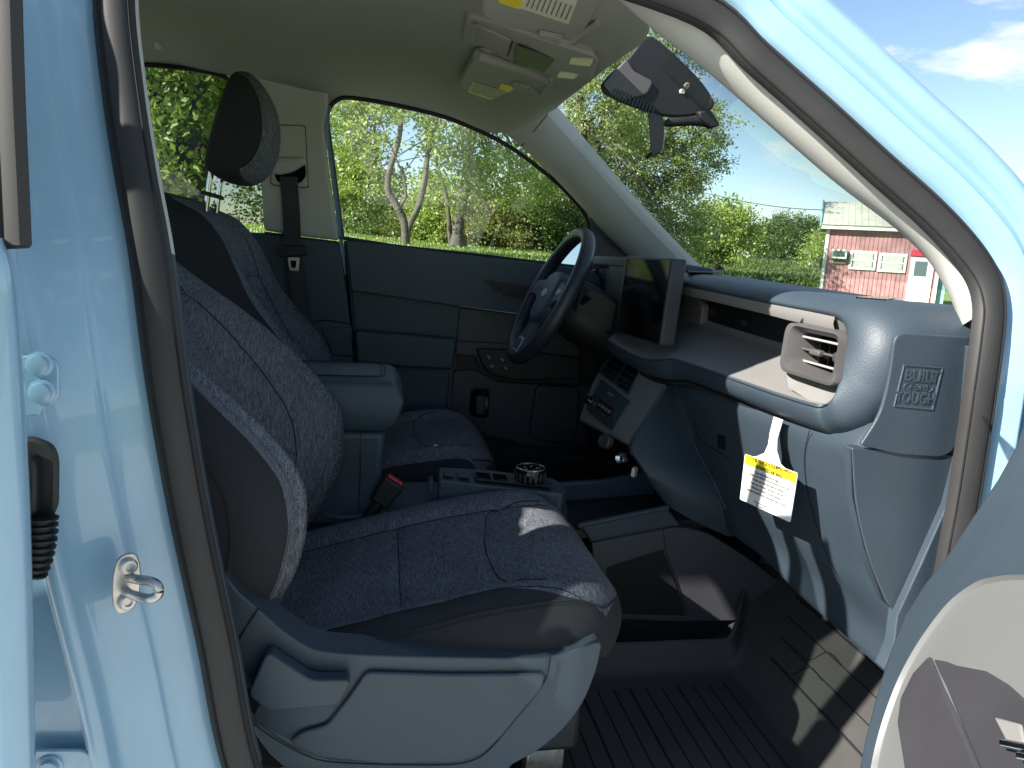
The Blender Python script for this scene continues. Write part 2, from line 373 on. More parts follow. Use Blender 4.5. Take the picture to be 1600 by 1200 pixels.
# ---- windscreen
wt = resample([U(857, 172, y=lambda x, z: yf(x, z) - .085) + np.array([.01, 0, .005]), U(925, 127, z=1.655), U(975, 88, z=1.64), U(1014, 50, y=-.52)], 12)
gl_far = resample([f2[i] + np.array([.012, .004, .008]) for i in range(9, 30)], 24); gl_near = resample([e2[i] + np.array([.014, 0, .012]) for i in range(6, 40)], 24)
gf0, gn0 = np.array(wt[0]), np.array(wt[-1]); W = []
tl, bl = gl_far[0], gl_far[-1] + np.array([.08, .0, -.05]); tr, br = gl_near[0], gl_near[-1] + np.array([.16, -.01, -.03])
for i in range(13):
    v = i / 12; a = tl * (1 - v) + bl * v; b = tr * (1 - v) + br * v
    W.append([a * (1 - u) + b * u + np.array([.07, 0, .075]) * 4 * u * (1 - u) for u in np.linspace(0, 1, 15)])
grid('windscreen', W, M['wind'], TRUCK)
# ---- headliner: from the far window rail over to the near roof rail
yh = lambda x, z: yf(x, z) - .003
far_e = [np.array([-1.15, .59, 1.61])] + UL([(215, 97), (330, 113), (420, 133), (505, 152), (545, 149), (620, 161), (700, 181), (770, 208)], y=yh) + [U(820, 195, y=lambda x, z: yf(x, z) - .05), wt[0]]
near_e = [np.array([-1.15, -.585, 1.61]), np.array([-.6, -.585, 1.628]), np.array([-.3, -.575, 1.628]), np.array([0, -.568, 1.632]), np.array([.18, -.572, 1.608]), U(1000, -25, y=-.555), wt[-1]]
fe = resample(cr(far_e, 6), 60); ne = resample(cr(near_e, 6), 60); G = []
for i, (a, b) in enumerate(zip(fe, ne)):
    s = i / 59; crown = .052 * (1 - sstep(.85, 1.0, s) * .75); row = []
    bow = .008 * sstep(.7, 1.0, s)
    for u in np.linspace(0, 1, 33):
        e = 1 - abs(2 * u - 1) ** 3.2
        p = a * (1 - u) + b * u + np.array([bow * 4 * u * (1 - u), 0, crown * e])
        # raised front pad carrying visors and overhead console
        p[2] -= .012 * sstep(.10, .16, p[0]) * sstep(.0, .3, e)
        row.append(p)
    G.append(row)
grid('headliner', G, M['headliner'], TRUCK, sharp=80)
HL = G
def hl_point(x, y):
    best = min((p for r in HL for p in r), key=lambda p: (p[0] - x) ** 2 + (p[1] - y) ** 2); return best
roof = [[p + np.array([.0, 0, .045]) for p in r] for r in G]
grid('roof_panel', [[p * np.array([1, 1.12, 1]) for p in r] for r in roof], M['paint'], TRUCK)
# ---- far side: window outline, seal, glass
wo = [(535, 373), (527, 310), (520, 255), (512, 195), (513, 172), (525, 157), (548, 152), (620, 164), (700, 184), (780, 219), (840, 260), (890, 304), (917, 340), (921, 360)]
wpts = cr(UL(wo, y=yf), 5)
belt_r = U(921, 420, y=yf)
loopw = wpts + [U(921, 390, y=yf), belt_r, U(860, 411, y=yf), U(700, 394, y=yf)]
door_f = empty('driver_door', parent=TRUCK)
mesh('window_glass', [p + np.array([0, .012, 0]) for p in loopw], [tuple(range(len(loopw)))], M['glass'], door_f, smooth=False)
tube('window_seal', [p + np.array([0, .006, 0]) for p in wpts] + [U(921, 390, y=yf), belt_r], .0065, M['black'], door_f, seg=8)
tube('belt_seal', [U(530, 373, y=yf) + np.array([0, -.004, .004]), U(620, 385, y=.728), U(760, 400, y=.728), U(925, 420, y=.728)], .0055, M['black'], door_f, seg=8)
prism('headliner_corner', UL([(496, 118), (560, 118), (560, 151), (530, 151), (514, 163), (505, 175)], y=lambda x, z: yf(x, z) + .004), (0, .012, 0), M['headliner'], TRUCK, bevel=0)
# jamb strip (body colour) between pillar trim and door seal
js = cr(UL([(514, 165), (511, 195), (518, 258), (526, 318), (533, 374), (540, 430)], y=lambda x, z: yf(x, z) - .012), 5)
sweep('body_jamb', js, [(-.006, .006), (-.005, -.004), (0, -.006), (.005, -.004), (.006, .006)], M['paint'], TRUCK, up=(0, -1, 0))
tube('door_gap_seal', cr(UL([(540, 376), (547, 450), (553, 520), (559, 592), (566, 660)], y=.712), 5), .006, M['black'], TRUCK, seg=8)
prism('door_shell', [np.array(p) for p in ((-.16, .752, .42), (1.1, .752, .42), (1.1, .752, 1.20), (.66, .752, 1.20), (-.13, .752, 1.235))], (0, .05, 0), M['black'], door_f, bevel=0)
# ---- far B-pillar trim
bp_f = lambda x, z: yf(x, z) - .028
up_o = UL([(404, 100), (470, 108), (512, 125), (512, 168), (506, 195), (512, 255), (520, 315), (529, 376), (470, 369), (412, 360), (409, 300), (406, 220)], y=bp_f)
pt = prism('pillar_trim', up_o, (0, .04, 0), M['trim'], TRUCK, bevel=.010, bseg=4)
lo_o = UL([(411, 361), (470, 370), (530, 377), (541, 450), (549, 520), (556, 592), (560, 680), (430, 660), (418, 450)], y=.702)
prism('pillar_trim', lo_o, (0, .05, 0), M['navydark'], TRUCK, bevel=.008, bseg=3)
tube('trim_seam', UL([(470, 505), (510, 500), (548, 506)], y=.700), .002, M['seam'], TRUCK, seg=5)
prism('pillar_trim_pad', UL([(500, 512), (550, 512), (553, 558), (520, 556)], y=.697), (0, .02, 0), M['navydark'], TRUCK, bevel=.005)
# belt height adjuster plate, hood, slot and webbing
bq = lambda x, z: yf(x, z) - .031
adj = prism('belt_adjuster', round_poly(UL([(425, 196), (477, 197), (482, 293), (424, 288)], y=bq), .012), (0, .01, 0), M['trim'], TRUCK, bevel=.002)
tube('slot_edge', cr(round_poly(UL([(424, 195), (477, 196), (482, 294), (423, 289)], y=lambda x, z: yf(x, z) - .0325), .012), 2, closed=True), .0009, M['seam'], adj, seg=5, closed=True)
prism('adjuster_hood', round_poly(UL([(424, 246), (476, 247), (477, 255), (458, 268), (437, 273), (424, 270)], y=lambda x, z: yf(x, z) - .05), .006), (0, .03, 0), M['trim'], adj, bevel=.005, bseg=3)
prism('adjuster_grip', round_poly(UL([(428, 247), (470, 248), (470, 253), (428, 252)], y=lambda x, z: yf(x, z) - .056), .003), (0, .01, 0), M['trim'], adj, bevel=.002)
prism('belt_slot', round_poly(UL([(428, 272), (440, 273), (458, 269), (477, 257), (478, 275), (470, 286), (434, 285)], y=lambda x, z: yf(x, z) - .0335), .008), (0, .01, 0), M['gloss'], adj, bevel=.001)
bl_ = cr([U(451, 276, y=lambda x, z: yf(x, z) - .036), U(455, 330, y=lambda x, z: yf(x, z) - .05), U(458, 384, y=.665), U(464, 430, y=.66), U(473, 486, y=.655), U(482, 540, y=.65)], 6)
sweep('belt_webbing', bl_, [(-.0235, .0008), (-.0235, -.0008), (-.009, -.0012), (-.009, -.0006), (.009, -.0006), (.009, -.0012), (.0235, -.0008), (.0235, .0008)], M['belt'], TRUCK, up=(0, -1, 0), cprof=True, sharp=20)
prism('belt_stop', round_poly(UL([(436, 384), (479, 383), (479, 399), (437, 402)], y=.652), .006), (0, .012, 0), M['black'], TRUCK, bevel=.003)
lt = prism('latch_tongue', round_poly(UL([(449, 402), (468, 402), (467, 424), (452, 423)], y=.652), .004), (0, .003, 0), M['steel'], TRUCK, bevel=.001)
prism('tongue_slot', round_poly(UL([(454, 407), (463, 407), (462, 419), (455, 418)], y=.6515), .003), (0, .001, 0), M['gloss'], lt, bevel=0)
# ---- rear far window and lower wall
rd = empty('rear_door', parent=TRUCK)
rw = UL([(60, 300), (70, 92), (215, 100), (300, 108), (345, 118), (362, 132), (385, 170), (402, 220), (412, 290), (416, 352), (255, 334), (40, 320)], y=yf)
mesh('window_glass', [p + np.array([0, .01, 0]) for p in rw], [tuple(range(len(rw)))], M['tint'], rd, smooth=False)
tube('window_seal', cr(rw[1:-2], 4), .007, M['black'], rd, seg=6)
prism('door_panel', [np.array(p) for p in ((-1.2, .70, 1.232), (-.285, .70, 1.262), (-.275, .70, .42), (-1.2, .70, .42))], (0, .06, 0), M['navydark'], rd, bevel=.01)
prism('pillar_gap', [np.array(p) for p in ((-.33, .66, 1.62), (-.285, .67, 1.62), (-.265, .715, 1.25), (-.29, .715, 1.25))], (0, .02, 0), M['trim'], TRUCK, bevel=.004)
# cab back wall with its window opening, and rear bench
bw = [(-1.2, .70, .42), (-1.2, .70, 1.15), (-1.2, -.70, 1.15), (-1.2, -.70, .42)]
prism('cab_back_panel', [np.array(p) for p in bw], (-.05, 0, 0), M['navydark'], TRUCK, bevel=.01)
prism('cab_back_header', [np.array(p) for p in ((-1.17, .60, 1.66), (-1.19, .60, 1.56), (-1.19, -.60, 1.56), (-1.17, -.60, 1.66))], (-.05, 0, 0), M['trim'], TRUCK, bevel=.01)
for s in (-1, 1): prism('cab_back_post', [np.array(p) for p in ((-1.18, .70 * s, 1.14), (-1.18, .60 * s, 1.60), (-1.18, .50 * s, 1.60), (-1.18, .58 * s, 1.14))], (-.05, 0, 0), M['trim'], TRUCK, bevel=.008)
mesh('rear_window', [(-1.2, .60, 1.15), (-1.2, -.60, 1.15), (-1.19, -.54, 1.57), (-1.19, .54, 1.57)], [(0, 1, 2, 3)], M['tint'], TRUCK, smooth=False)
rbox('rear_bench', (-.92, 0, .62), (.5, 1.3, .22), M['side'], TRUCK, bevel=.05, bseg=4)
rbox('rear_bench_back', (-1.12, 0, .92), (.12, 1.3, .55), M['side'], TRUCK, rot=(0, R_(-12), 0), bevel=.04, bseg=4)
# floor pan, carpet, far sill wall, firewall, sill
rbox('floor_pan', (-.1, 0, .36), (2.3, 1.52, .04), M['carpet'], TRUCK, bevel=.0)
rbox('sill', (.1, -.775, .36), (2.2, .13, .10), M['paint'], TRUCK, bevel=.02, bseg=4)
rbox('far_sill', (-.1, .76, .50), (2.3, .06, .26), M['black'], TRUCK, bevel=.0)
rbox('firewall', (1.22, 0, .72), (.06, 1.56, .86), M['carpet'], TRUCK, bevel=0)
rbox('cowl', (1.22, 0, 1.13), (.42, 1.58, .05), M['black'], TRUCK, bevel=.01)

# ================================================================== DASHBOARD
DASH = empty('dashboard', parent=TRUCK); DASH['label'] = 'navy and warm grey dashboard with open shelf'
xI = lambda y, z: .60 + (z - 1.04) * .28
top_e = UL([(1040, 441), (1070, 447), (1197, 473), (1270, 487)], x=xI)
cor_t = UL([(1303, 494), (1319, 506), (1323, 530), (1317, 565), (1309, 603), (1301, 622)], x=xI)
bot_e = [U(a, b, x=c) for a, b, c in ((1288, 631, .612), (1270, 629, .606), (1213, 612, .603), (1140, 587, .602), (1080, 567, .600), (1053, 559, .592), (1030, 560, .577), (1005, 558, .566), (975, 545, .560), (950, 530, .558))]
OUT = cr(top_e + cor_t + bot_e, 5)
nO = len(OUT); nt_ = (len(top_e) - 1) * 5; nc_ = nt_ + len(cor_t) * 5
G = []
for i, p in enumerate(OUT):
    # outward normal in y-z: up on the top edge, towards the door on the end, down on the lip
    if i <= nt_: ang = 90.
    elif i < nc_: ang = 90 + 180 * sstep(nt_ - 2, nc_ + 4, i)
    else: ang = 90 + 180 * max(sstep(nt_ - 2, nc_ + 4, i), 0)
    ca, sa = math.cos(R_(ang)), math.sin(R_(ang))
    n = np.array([0, ca, sa]); wt_ = max(0, sa); wb_ = max(0, -sa); wr_ = abs(ca)
    tot = wt_ ** 2 * .026 + wr_ ** 2 * .072 + wb_ ** 2 * .048
    endx = wt_ ** 2 * 1.10 + wr_ ** 2 * .84 + wb_ ** 2 * .72
    drop = wt_ ** 2 * .035
    row = []
    for off, f, dx in ((0, 0, 0), (.10, 0, -.003), (.22, 0, -.004), (.45, 0, 0), (.72, 0, .011), (.90, 0, .028), (1.0, 0, .055), (1.0, .35, 0), (1.0, .7, 0), (1.0, 1, 0)):
        q = p + n * tot * off
        x0 = p[0] + .055 if f else p[0] + dx * (1 if wb_ < .5 else .8)
        q[0] = x0 * (1 - f) + endx * f if f else x0
        q[2] -= drop * f ** 2
        row.append(q)
    G.append(row)
grid('upper_shell', G, M['navy'], DASH, sharp=75, sub=1)
tube('edge_stitch', [r[1] + np.array([-.001, 0, .0005]) for r in G[nc_ + 2:]], .0009, M['seam'], DASH, seg=5)
tube('painted_lip_shadow', resample([r[6] + np.array([-.006, 0, -.004]) for r in G[nc_ + 6:-6]], 30), .0045, M['seam'], DASH, seg=8)  # dark tube painted in as the shadow line under the lip
# warm grey channel: shelf, upper strip, end plate
sh_f = resample(cr([b for b in bot_e[::-1]], 5), 40)
sh_b = resample(cr(UL([(990, 486), (1040, 488), (1065, 494), (1093, 503), (1150, 522), (1217, 543), (1290, 566), (1305, 571)], x=.712), 5), 40)
grid('shelf', [[a + np.array([-.001, 0, -.001])] + [a * (1 - t) + b * t + np.array([0, 0, -.004 * math.sin(math.pi * t)]) for t in (.06, .2, .4, .6, .8, .93)] + [b, b + np.array([.006, 0, .012])] for a, b in zip(sh_f, sh_b)], M['stone'], DASH)
us_t = resample([p + np.array([.0015, 0, -.0005]) for p in UL([(1040, 441), (1070, 447.5), (1197, 473.5), (1270, 487.5), (1303, 494.5)], x=xI)], 20)
us_b = resample(UL([(1040, 452), (1070, 461), (1193, 490), (1227, 499), (1305, 518)], x=lambda y, z: xI(y, z) + .012), 20)
grid('upper_strip', [[a, a * .5 + b * .5 + np.array([-.003, 0, 0]), b, b + np.array([.05, 0, .004])] for a, b in zip(us_t, us_b)], M['stone'], DASH)
prism('shelf_back', UL([(1078, 455), (1235, 494), (1235, 555), (1078, 503)], x=.716), (.02, 0, 0), M['black'], DASH, bevel=.003)
prism('shelf_end', UL([(1052, 448), (1085, 456), (1097, 476), (1094, 508), (1052, 503)], x=.70), (.03, 0, 0), M['stone'], DASH, bevel=.006, bseg=3)
for a, b in ((1112, 487), (1161, 504)): prism('shelf_clip', round_poly(UL([(a - 3, b - 4), (a + 4, b - 3), (a + 4, b + 5), (a - 3, b + 4)], x=.7145), .001), (.004, 0, 0), M['plum'], DASH, bevel=.001)
# passenger air vent
def rr_px(c, x, r, seg=6): return round_poly(UL(c, x=x), r, seg)
o1 = rr_px([(1229, 502), (1318, 521), (1305, 606), (1216, 578)], lambda y, z: xI(y, z) - .010, .022)
o0 = [p + np.array([.03, 0, 0]) for p in o1]
o2 = rr_px([(1235, 507), (1315, 524), (1302, 601), (1222, 575)], lambda y, z: xI(y, z) - .013, .020)
o3 = rr_px([(1252, 517), (1311, 530), (1299, 593), (1241, 566)], lambda y, z: xI(y, z) + .004, .012)
o4 = [p + np.array([.045, 0, 0]) for p in o3]
pl_o = [p for p in UL([(1254, 494), (1272, 490), (1304, 492), (1322, 503), (1327, 530), (1320, 566), (1311, 606), (1302, 626), (1289, 632), (1262, 624), (1232, 606), (1226, 560)], x=lambda y, z: xI(y, z) + .004)]
def from_left(L):
    L = np.array(resample([np.array(p) for p in L] + [np.array(L[0])], 241)[:240]); c = np.mean(o0, axis=0); a = np.arctan2(L[:, 2] - c[2], L[:, 1] - c[1]); o = np.argsort(a); A = np.r_[a[o] - 2 * math.pi, a[o], a[o] + 2 * math.pi]; Q = np.vstack([L[o]] * 3)
    return [np.array([np.interp(t, A, Q[:, k]) for k in range(3)]) for t in np.linspace(-math.pi, math.pi, 72, endpoint=False)]
grid('vent_plate', [from_left(pl_o), from_left(o0)], M['stone'], DASH, cv=True, sharp=80)
bz = grid('vent_bezel', [o0, o1, o2, o3, o4], M['ventgrey'], DASH, cv=True, sharp=50)
c_ = np.mean(o4, axis=0)
prism('vent_core', [p + np.array([-.002, 0, 0]) for p in o4], (.01, 0, 0), M['gloss'], DASH, bevel=0)
y0_, y1_ = max(p[1] for p in o3), min(p[1] for p in o3); z0_, z1_ = min(p[2] for p in o3), max(p[2] for p in o3)
for k in range(3):
    zz = z0_ + (z1_ - z0_) * (.17 + .33 * k)
    rbox('vent_slat', (c_[0] - .030, (y0_ + y1_) / 2, zz), (.016, abs(y0_ - y1_) - .004, .0035), M['clear'] if k != 1 else M['ventgrey'], DASH, rot=(0, R_(12), 0), bevel=.001)
for k in range(4):
    yy = y1_ + (y0_ - y1_) * (.16 + .22 * k)
    rbox('vent_fin', (c_[0] - .010, yy, (z0_ + z1_) / 2), (.014, .002, z1_ - z0_ - .008), M['black'], DASH, bevel=0)
rbox('vent_tab', (c_[0] - .040, y1_ * .45 + y0_ * .55, (z0_ + z1_) / 2 + .001), (.012, .026, .009), M['ventgrey'], DASH, bevel=.003)
lathe('vent_dial', [(.001, 0), (.007, .001), (.008, .004), (.008, .012)], (c_[0] - .043, y1_ + .012, (z0_ + z1_) / 2 + .001), (1, 0, 0), M['plum'], DASH, seg=16)
# slot in the dash top (side-window defogger) and tweeter slot
prism('defog_slot', round_poly(UL([(1335, 466), (1388, 464), (1408, 467), (1385, 470)], z=1.2235), .006), (0, 0, .0015), M['gloss'], DASH, bevel=0)
prism('top_slot', UL([(1075, 421), (1130, 423), (1130, 427), (1075, 425)], z=1.226), (0, 0, .002), M['black'], DASH, bevel=0)
# ---- end pad with embossed badge
EY = -.7015
for_pad = round_poly(UL([(1394, 519), (1512, 526), (1506, 620), (1486, 702), (1468, 713), (1400, 709), (1340, 694), (1372, 645), (1386, 585)], y=EY), [.016, .006, .02, .012, .012, .02, .004, .02, .02])
pad = prism('end_pad', for_pad, (0, -.006, 0), M['navy'], DASH, bevel=.003, bseg=3)
EY2 = EY - .0062
def emb(px, py): return U(px, py, y=EY2)
fr_o = [emb(*p) for p in ((1411, 569), (1474, 574), (1458, 642), (1395, 636))]; fr_i = [emb(*p) for p in ((1414.5, 573), (1470, 577.5), (1455, 638), (1399.5, 632.5))]
ring = [[p + np.array([0, 0.0005, 0]) for p in fr_o], [p * .6 + q * .4 + np.array([0, -.0012, 0]) for p, q in zip(fr_o, fr_i)], [p + np.array([0, .0005, 0]) for p in fr_i]]
grid('badge_frame', ring, M['navy'], pad, cv=True, smooth=False)
exb = emb(1464, 600) - emb(1404, 596); eyb = emb(1440, 575) - emb(1428, 640)
text('badge_text', 'BUILT', emb(1440, 588.5), exb, eyb, .0215, M['navy'], pad, depth=.0012, stretch=.92, bold=.0005)
text('badge_text', 'TOUGH', emb(1429.5, 622.5), exb, eyb, .0205, M['navy'], pad, depth=.0012, stretch=.80, bold=.0005)
cc = emb(1435, 605.5); exn = exb / np.linalg.norm(exb); eyn = eyb / np.linalg.norm(eyb)
ov = [cc + exn * .0215 * math.cos(a) + eyn * .0078 * math.sin(a) for a in np.linspace(0, 2 * math.pi, 30, endpoint=False)]
tube('badge_oval', ov, .0009, M['navy'], pad, closed=True, seg=6, up=(0, 1, 0))
text('badge_script', 'Ford', cc, exb, eyb + exb * .25, .0125, M['navy'], pad, depth=.001, stretch=1.15)
# ---- lower dash: slopes forward as it goes down
xl = lambda y, z: .632 + (1.0 - z) * .38
lo_b = cr(UL([(1137, 836), (1187, 881), (1240, 937), (1300, 993), (1366, 1056)], x=xl), 6)
lo_t = cr(UL([(1058, 600), (1150, 630), (1240, 662), (1300, 684), (1326, 694)], x=xl), 6)
lo_b = resample(lo_b, 26); lo_t = resample(lo_t, 26); G = []
for a, b in zip(lo_t, lo_b):
    row = []
    for t in np.linspace(0, 1, 15):
        p = a * (1 - t) + b * t; p[0] = xl(p[1], p[2]) + .018 * sstep(.55, .8, t) * sstep(-.16, -.25, p[1]) * (1 - sstep(.8, 1, t) * .5)
        row.append(p)
    row.append(row[-1] + np.array([.05, 0, .01])); row.insert(0, row[0] + np.array([.03, 0, .03])); G.append(row)
# roll round to the end
last = G[-1]
for dx_, dy_ in ((.003, -.008), (.010, -.015), (.022, -.019), (.06, -.021), (.13, -.021)): G.append([np.array([p[0] + dx_, -.680 + dy_ if p[1] < -.6 else p[1] + dy_, p[2]]) for p in last])
grid('lower_panel', G, M['navy'], DASH, sharp=80, sub=1)
kick = round_poly(UL([(1328, 698), (1502, 712), (1485, 775), (1401, 956), (1384, 944), (1356, 880), (1333, 790)], y=-.700), [.004, .004, .02, .006, .03, .05, .05])
prism('kick_panel', [p + np.array([0, -.0045, 0]) for p in kick], (0, .02, 0), M['navy'], DASH, bevel=.003, bseg=3)
tube('panel_seam', UL([(1330, 702), (1332, 775), (1350, 855), (1378, 935), (1400, 957), (1399, 985)], y=-.7025), .0009, M['seam'], DASH, seg=5)
0 and prism('lower_kick', UL([(1345, 880), (1384, 950), (1402, 962), (1398, 1010), (1372, 1056), (1330, 1020)], y=-.694), (0, .03, 0), M['navy'], DASH, bevel=.003)
xs_ = lambda y, z: xl(y, z) - .0015
def seam(pts, r=.0011, m='seam'): return tube('panel_seam', cr(UL(pts, x=xs_), 6), r, M[m], DASH, seg=5)
seam([(1265, 672), (1257, 712), (1262, 770), (1285, 850), (1310, 910)], .0007)
seam([(1058, 603), (1062, 640), (1085, 695), (1115, 752), (1134, 795)], .0016, 'navy')
seam([(1085, 655), (1092, 685), (1115, 702), (1140, 717)], .0008)
xg = lambda y, z: xl(y, z) - .001
prism('glovebox_latch', round_poly(UL([(1120, 678), (1133, 682), (1133, 704), (1122, 700)], x=xg), .003), (.006, 0, 0), M['gloss'], DASH, bevel=.001)
# ---- trim between kick panel and weatherstrip
prism('hinge_pillar_trim', UL([(1516, 540), (1503, 700), (1480, 790), (1440, 880), (1402, 962), (1396, 1010), (1380, 1046), (1470, 1046), (1478, 860), (1500, 740), (1513, 620)], y=-.716), (0, .02, 0), M['navy'], TRUCK, bevel=.003)
# ---- centre stack: slopes back towards the seats as it goes down
xs = lambda y, z: .615 - .55 * (1.0 - z)
stack_side_a = resample(cr(UL([(1043, 603), (1015, 652), (988, 697), (1003, 728), (1047, 793)], y=-.112), 6), 24)
stack_side_b = resample(cr([U(1058, 602, x=xl), U(1085, 692, x=xl), U(1112, 748, x=xl), U(1128, 790, x=xl), U(1137, 838, x=xl)], 6), 24)
grid('stack_side', [[a + np.array([-.004, .012, 0]), a, a * .7 + b * .3 + np.array([-.004, -.003, 0]), a * .3 + b * .7 + np.array([-.003, -.003, 0]), b, b + np.array([.03, 0, 0])] for a, b in zip(stack_side_a, stack_side_b)], M['navy'], DASH, sharp=60)
prism('stack_face', UL([(1043, 602), (988, 697), (905, 655), (925, 600), (955, 545)], x=xs), (.012, .02, -.012), M['stone'], DASH, bevel=.003)
xs2 = lambda y, z: xs(y, z) - .004
vf = round_poly(UL([(955, 550), (998, 577), (981, 618), (934, 582)], x=xs2), .01)
prism('stack_vent_frame', vf, (.02, 0, 0), M['navydark'], DASH, bevel=.003)
for q in ([(957, 556), (974, 567), (958, 596), (940, 582)], [(979, 569), (995, 579), (979, 611), (962, 598)]):
    v_ = prism('stack_vent', round_poly(UL(q, x=lambda y, z: xs(y, z) - .0085), .006), (.004, 0, 0), M['gloss'], DASH, bevel=.001)
    q = np.array(q, float)
    for t in (.3, .6, .85):
        a = q[0] * (1 - t) + q[3] * t; b = q[1] * (1 - t) + q[2] * t
        tube('vent_slat', [U(*(a + (b - a) * .1), x=lambda y, z: xs(y, z) - .0105), U(*(b + (a - b) * .1), x=lambda y, z: xs(y, z) - .0105)], .0016, M['plum'], DASH, seg=6)
cp = prism('climate_panel', round_poly(UL([(938, 592), (983, 628), (955, 673), (914, 640)], x=xs2), .008), (.02, 0, 0), M['navydark'], DASH, bevel=.003)
x3 = lambda y, z: xs(y, z) - .0055
prism('climate_bezel', round_poly(UL([(928, 616), (962, 637), (957, 660), (946, 665), (920, 645)], x=x3), .006), (.004, 0, 0), M['plum'], DASH, bevel=.0015)
prism('climate_display', round_poly(UL([(937, 624), (958, 639), (952, 651), (931, 636)], x=lambda y, z: xs(y, z) - .0072), .003), (.002, 0, 0), M['gloss'], DASH, bevel=0)
for t in range(4):
    a = np.array([936, 629.]) + np.array([18, 12.5]) * (t / 3.6)
    prism('climate_key', round_poly(UL([a, a + (3.4, 2.3), a + (1.2, 6.5), a + (-2.4, 4.4)], x=lambda y, z: xs(y, z) - .0085), .001), (.002, 0, 0), M['stone'], DASH, bevel=0)
kc = U(924, 628, x=x3); lathe('climate_knob', [(.012, 0), (.012, .012), (.010, .015), (.0, .015)], kc, (-.85, 0, .5), M['gloss'], DASH, seg=20)
lathe('climate_knob_ring', [(.0128, .003), (.0128, .006), (.0118, .006), (.0118, .003)], kc, (-.85, 0, .5), M['chrome'], DASH, seg=20, cap=False)
prism('hazard_button', UL([(949, 611), (957, 616), (957, 620), (949, 615)], x=x3), (.003, 0, 0), M['stone'], DASH, bevel=0)
# ports under the stack
prism('cubby_back', UL([(905, 655), (988, 697), (1003, 728), (1047, 793), (1000, 790), (930, 720)], x=.66), (.02, 0, 0), M['black'], DASH, bevel=0)
for px, py, r in ((951, 690, .016), (976, 717, .012)):
    p = U(px, py, y=-.06 if px < 960 else -.085); ax_ = (-.75, -.45, .2)
    lathe('power_socket', [(r * .3, 0), (r, .002), (r, .016), (r * .85, .019), (r * .8, .012), (.001, .012)], p, ax_, M['plum'] if px < 960 else M['chrome'], DASH, seg=18)
prism('usb_port', UL([(988, 730), (993, 733), (990, 747), (985, 743)], y=-.105), (.01, .01, 0), M['clear'], DASH, bevel=.001)
# ---- touch screen
ST = .575
scr_c = UL([(977, 401), (1051, 404), (1031, 541), (961, 520)], x=lambda y, z: ST + (z - 1.16) * .10)
tab = prism('touch_screen', round_poly(scr_c, .008, 4), (.032, 0, 0), M['plum'], DASH, bevel=.003, bseg=3)
gi = UL([(979.5, 404), (1047.5, 407), (1028.5, 537), (963.5, 517)], x=lambda y, z: ST + (z - 1.16) * .10 - .0012)
prism('screen_glass', round_poly(gi, .006, 4), (.002, 0, 0), M['gloss'], tab, bevel=0)
# instrument housing left of the screen and driver side dash
prism('cluster_hood', UL([(952, 405), (980, 399), (985, 405), (965, 522), (946, 505)], x=lambda y, z: ST + .02 + (z - 1.16) * .1), (.05, 0, 0), M['black'], DASH, bevel=.004)
prism('cluster_top', [np.array(p) for p in ((.60, .12, 1.252), (.60, .56, 1.25), (.78, .56, 1.235), (.78, .12, 1.235))], (0, 0, -.03), M['navydark'], DASH, bevel=.008)
drv = []
for y in np.linspace(.10, .715, 12):
    drv.append([(1.10, y, 1.18), (.90, y, 1.215), (.74, y, 1.222), (.70, y, 1.205), (.69, y, 1.12), (.68, y, 1.05), (.665, y, 1.02), (.70, y, .97), (.73, y, .85), (.80, y, .78)])
grid('driver_side_shell', drv, M['navydark'], DASH, sharp=60)
prism('driver_knee_panel', UL([(890, 505), (950, 545), (935, 600), (905, 640), (830, 600), (840, 540)], x=.69), (.02, 0, -.02), M['plum'], DASH, bevel=.006)
sv = prism('side_vent_bezel', round_poly(UL([(926, 420), (949, 414), (949, 470), (940, 500), (927, 470)], x=.675), .01), (.03, 0, 0), M['plum'], DASH, bevel=.003)
prism('side_vent', round_poly(UL([(931, 434), (945, 434), (944, 460), (932, 460)], x=.672), .004), (.004, 0, 0), M['gloss'], sv, bevel=.001)
prism('light_switch', round_poly(UL([(930, 462), (946, 466), (938, 515), (929, 505)], x=.670), .006), (.01, 0, 0), M['gloss'], sv, bevel=.002)
# ---- steering column and wheel
WC = np.array([.434, .37, 1.134]); wu = np.array([.44, 0, .898]); wu /= np.linalg.norm(wu); wn_ = np.array([-wu[2], 0, wu[0]]); wr = np.array([0, 1., 0])
SW = empty('steering_wheel', parent=TRUCK); SW['label'] = 'dark leather-wrapped steering wheel'
def wp(a, b, c): return WC + wr * a + wu * b + wn_ * c      # across, up, towards the driver
RR = .188
rim = [wp(RR * math.cos(a), RR * math.sin(a) * (.97 if math.sin(a) < -.6 else 1), 0) for a in np.linspace(0, 2 * math.pi, 72, endpoint=False)]
P, T, S, W_ = frames(rim, up=np.tile(wn_, (72, 1)), closed=True)
G = [[P[i] + .0165 * (math.cos(t) * S[i] * (1.0) + math.sin(t) * W_[i] * 1.15) for t in np.linspace(0, 2 * math.pi, 14, endpoint=False)] for i in range(72)]
grid('rim', G, M['side'] if False else mat('wheel_leather', (.022, .026, .034), .42, bump=(900, .35, .0005)), SW, cu=True, cv=True, sharp=180)
hub = [wp(a, b, 0) for a, b in ((-.075, .045), (-.045, .068), (0, .074), (.045, .068), (.075, .045), (.072, -.03), (.045, -.07), (0, -.08), (-.045, -.07), (-.072, -.03))]
prism('hub', [p - wn_ * .03 for p in cr(hub, 4, closed=True)], wn_ * .045, M['navydark'], SW, bevel=.014, bseg=4)
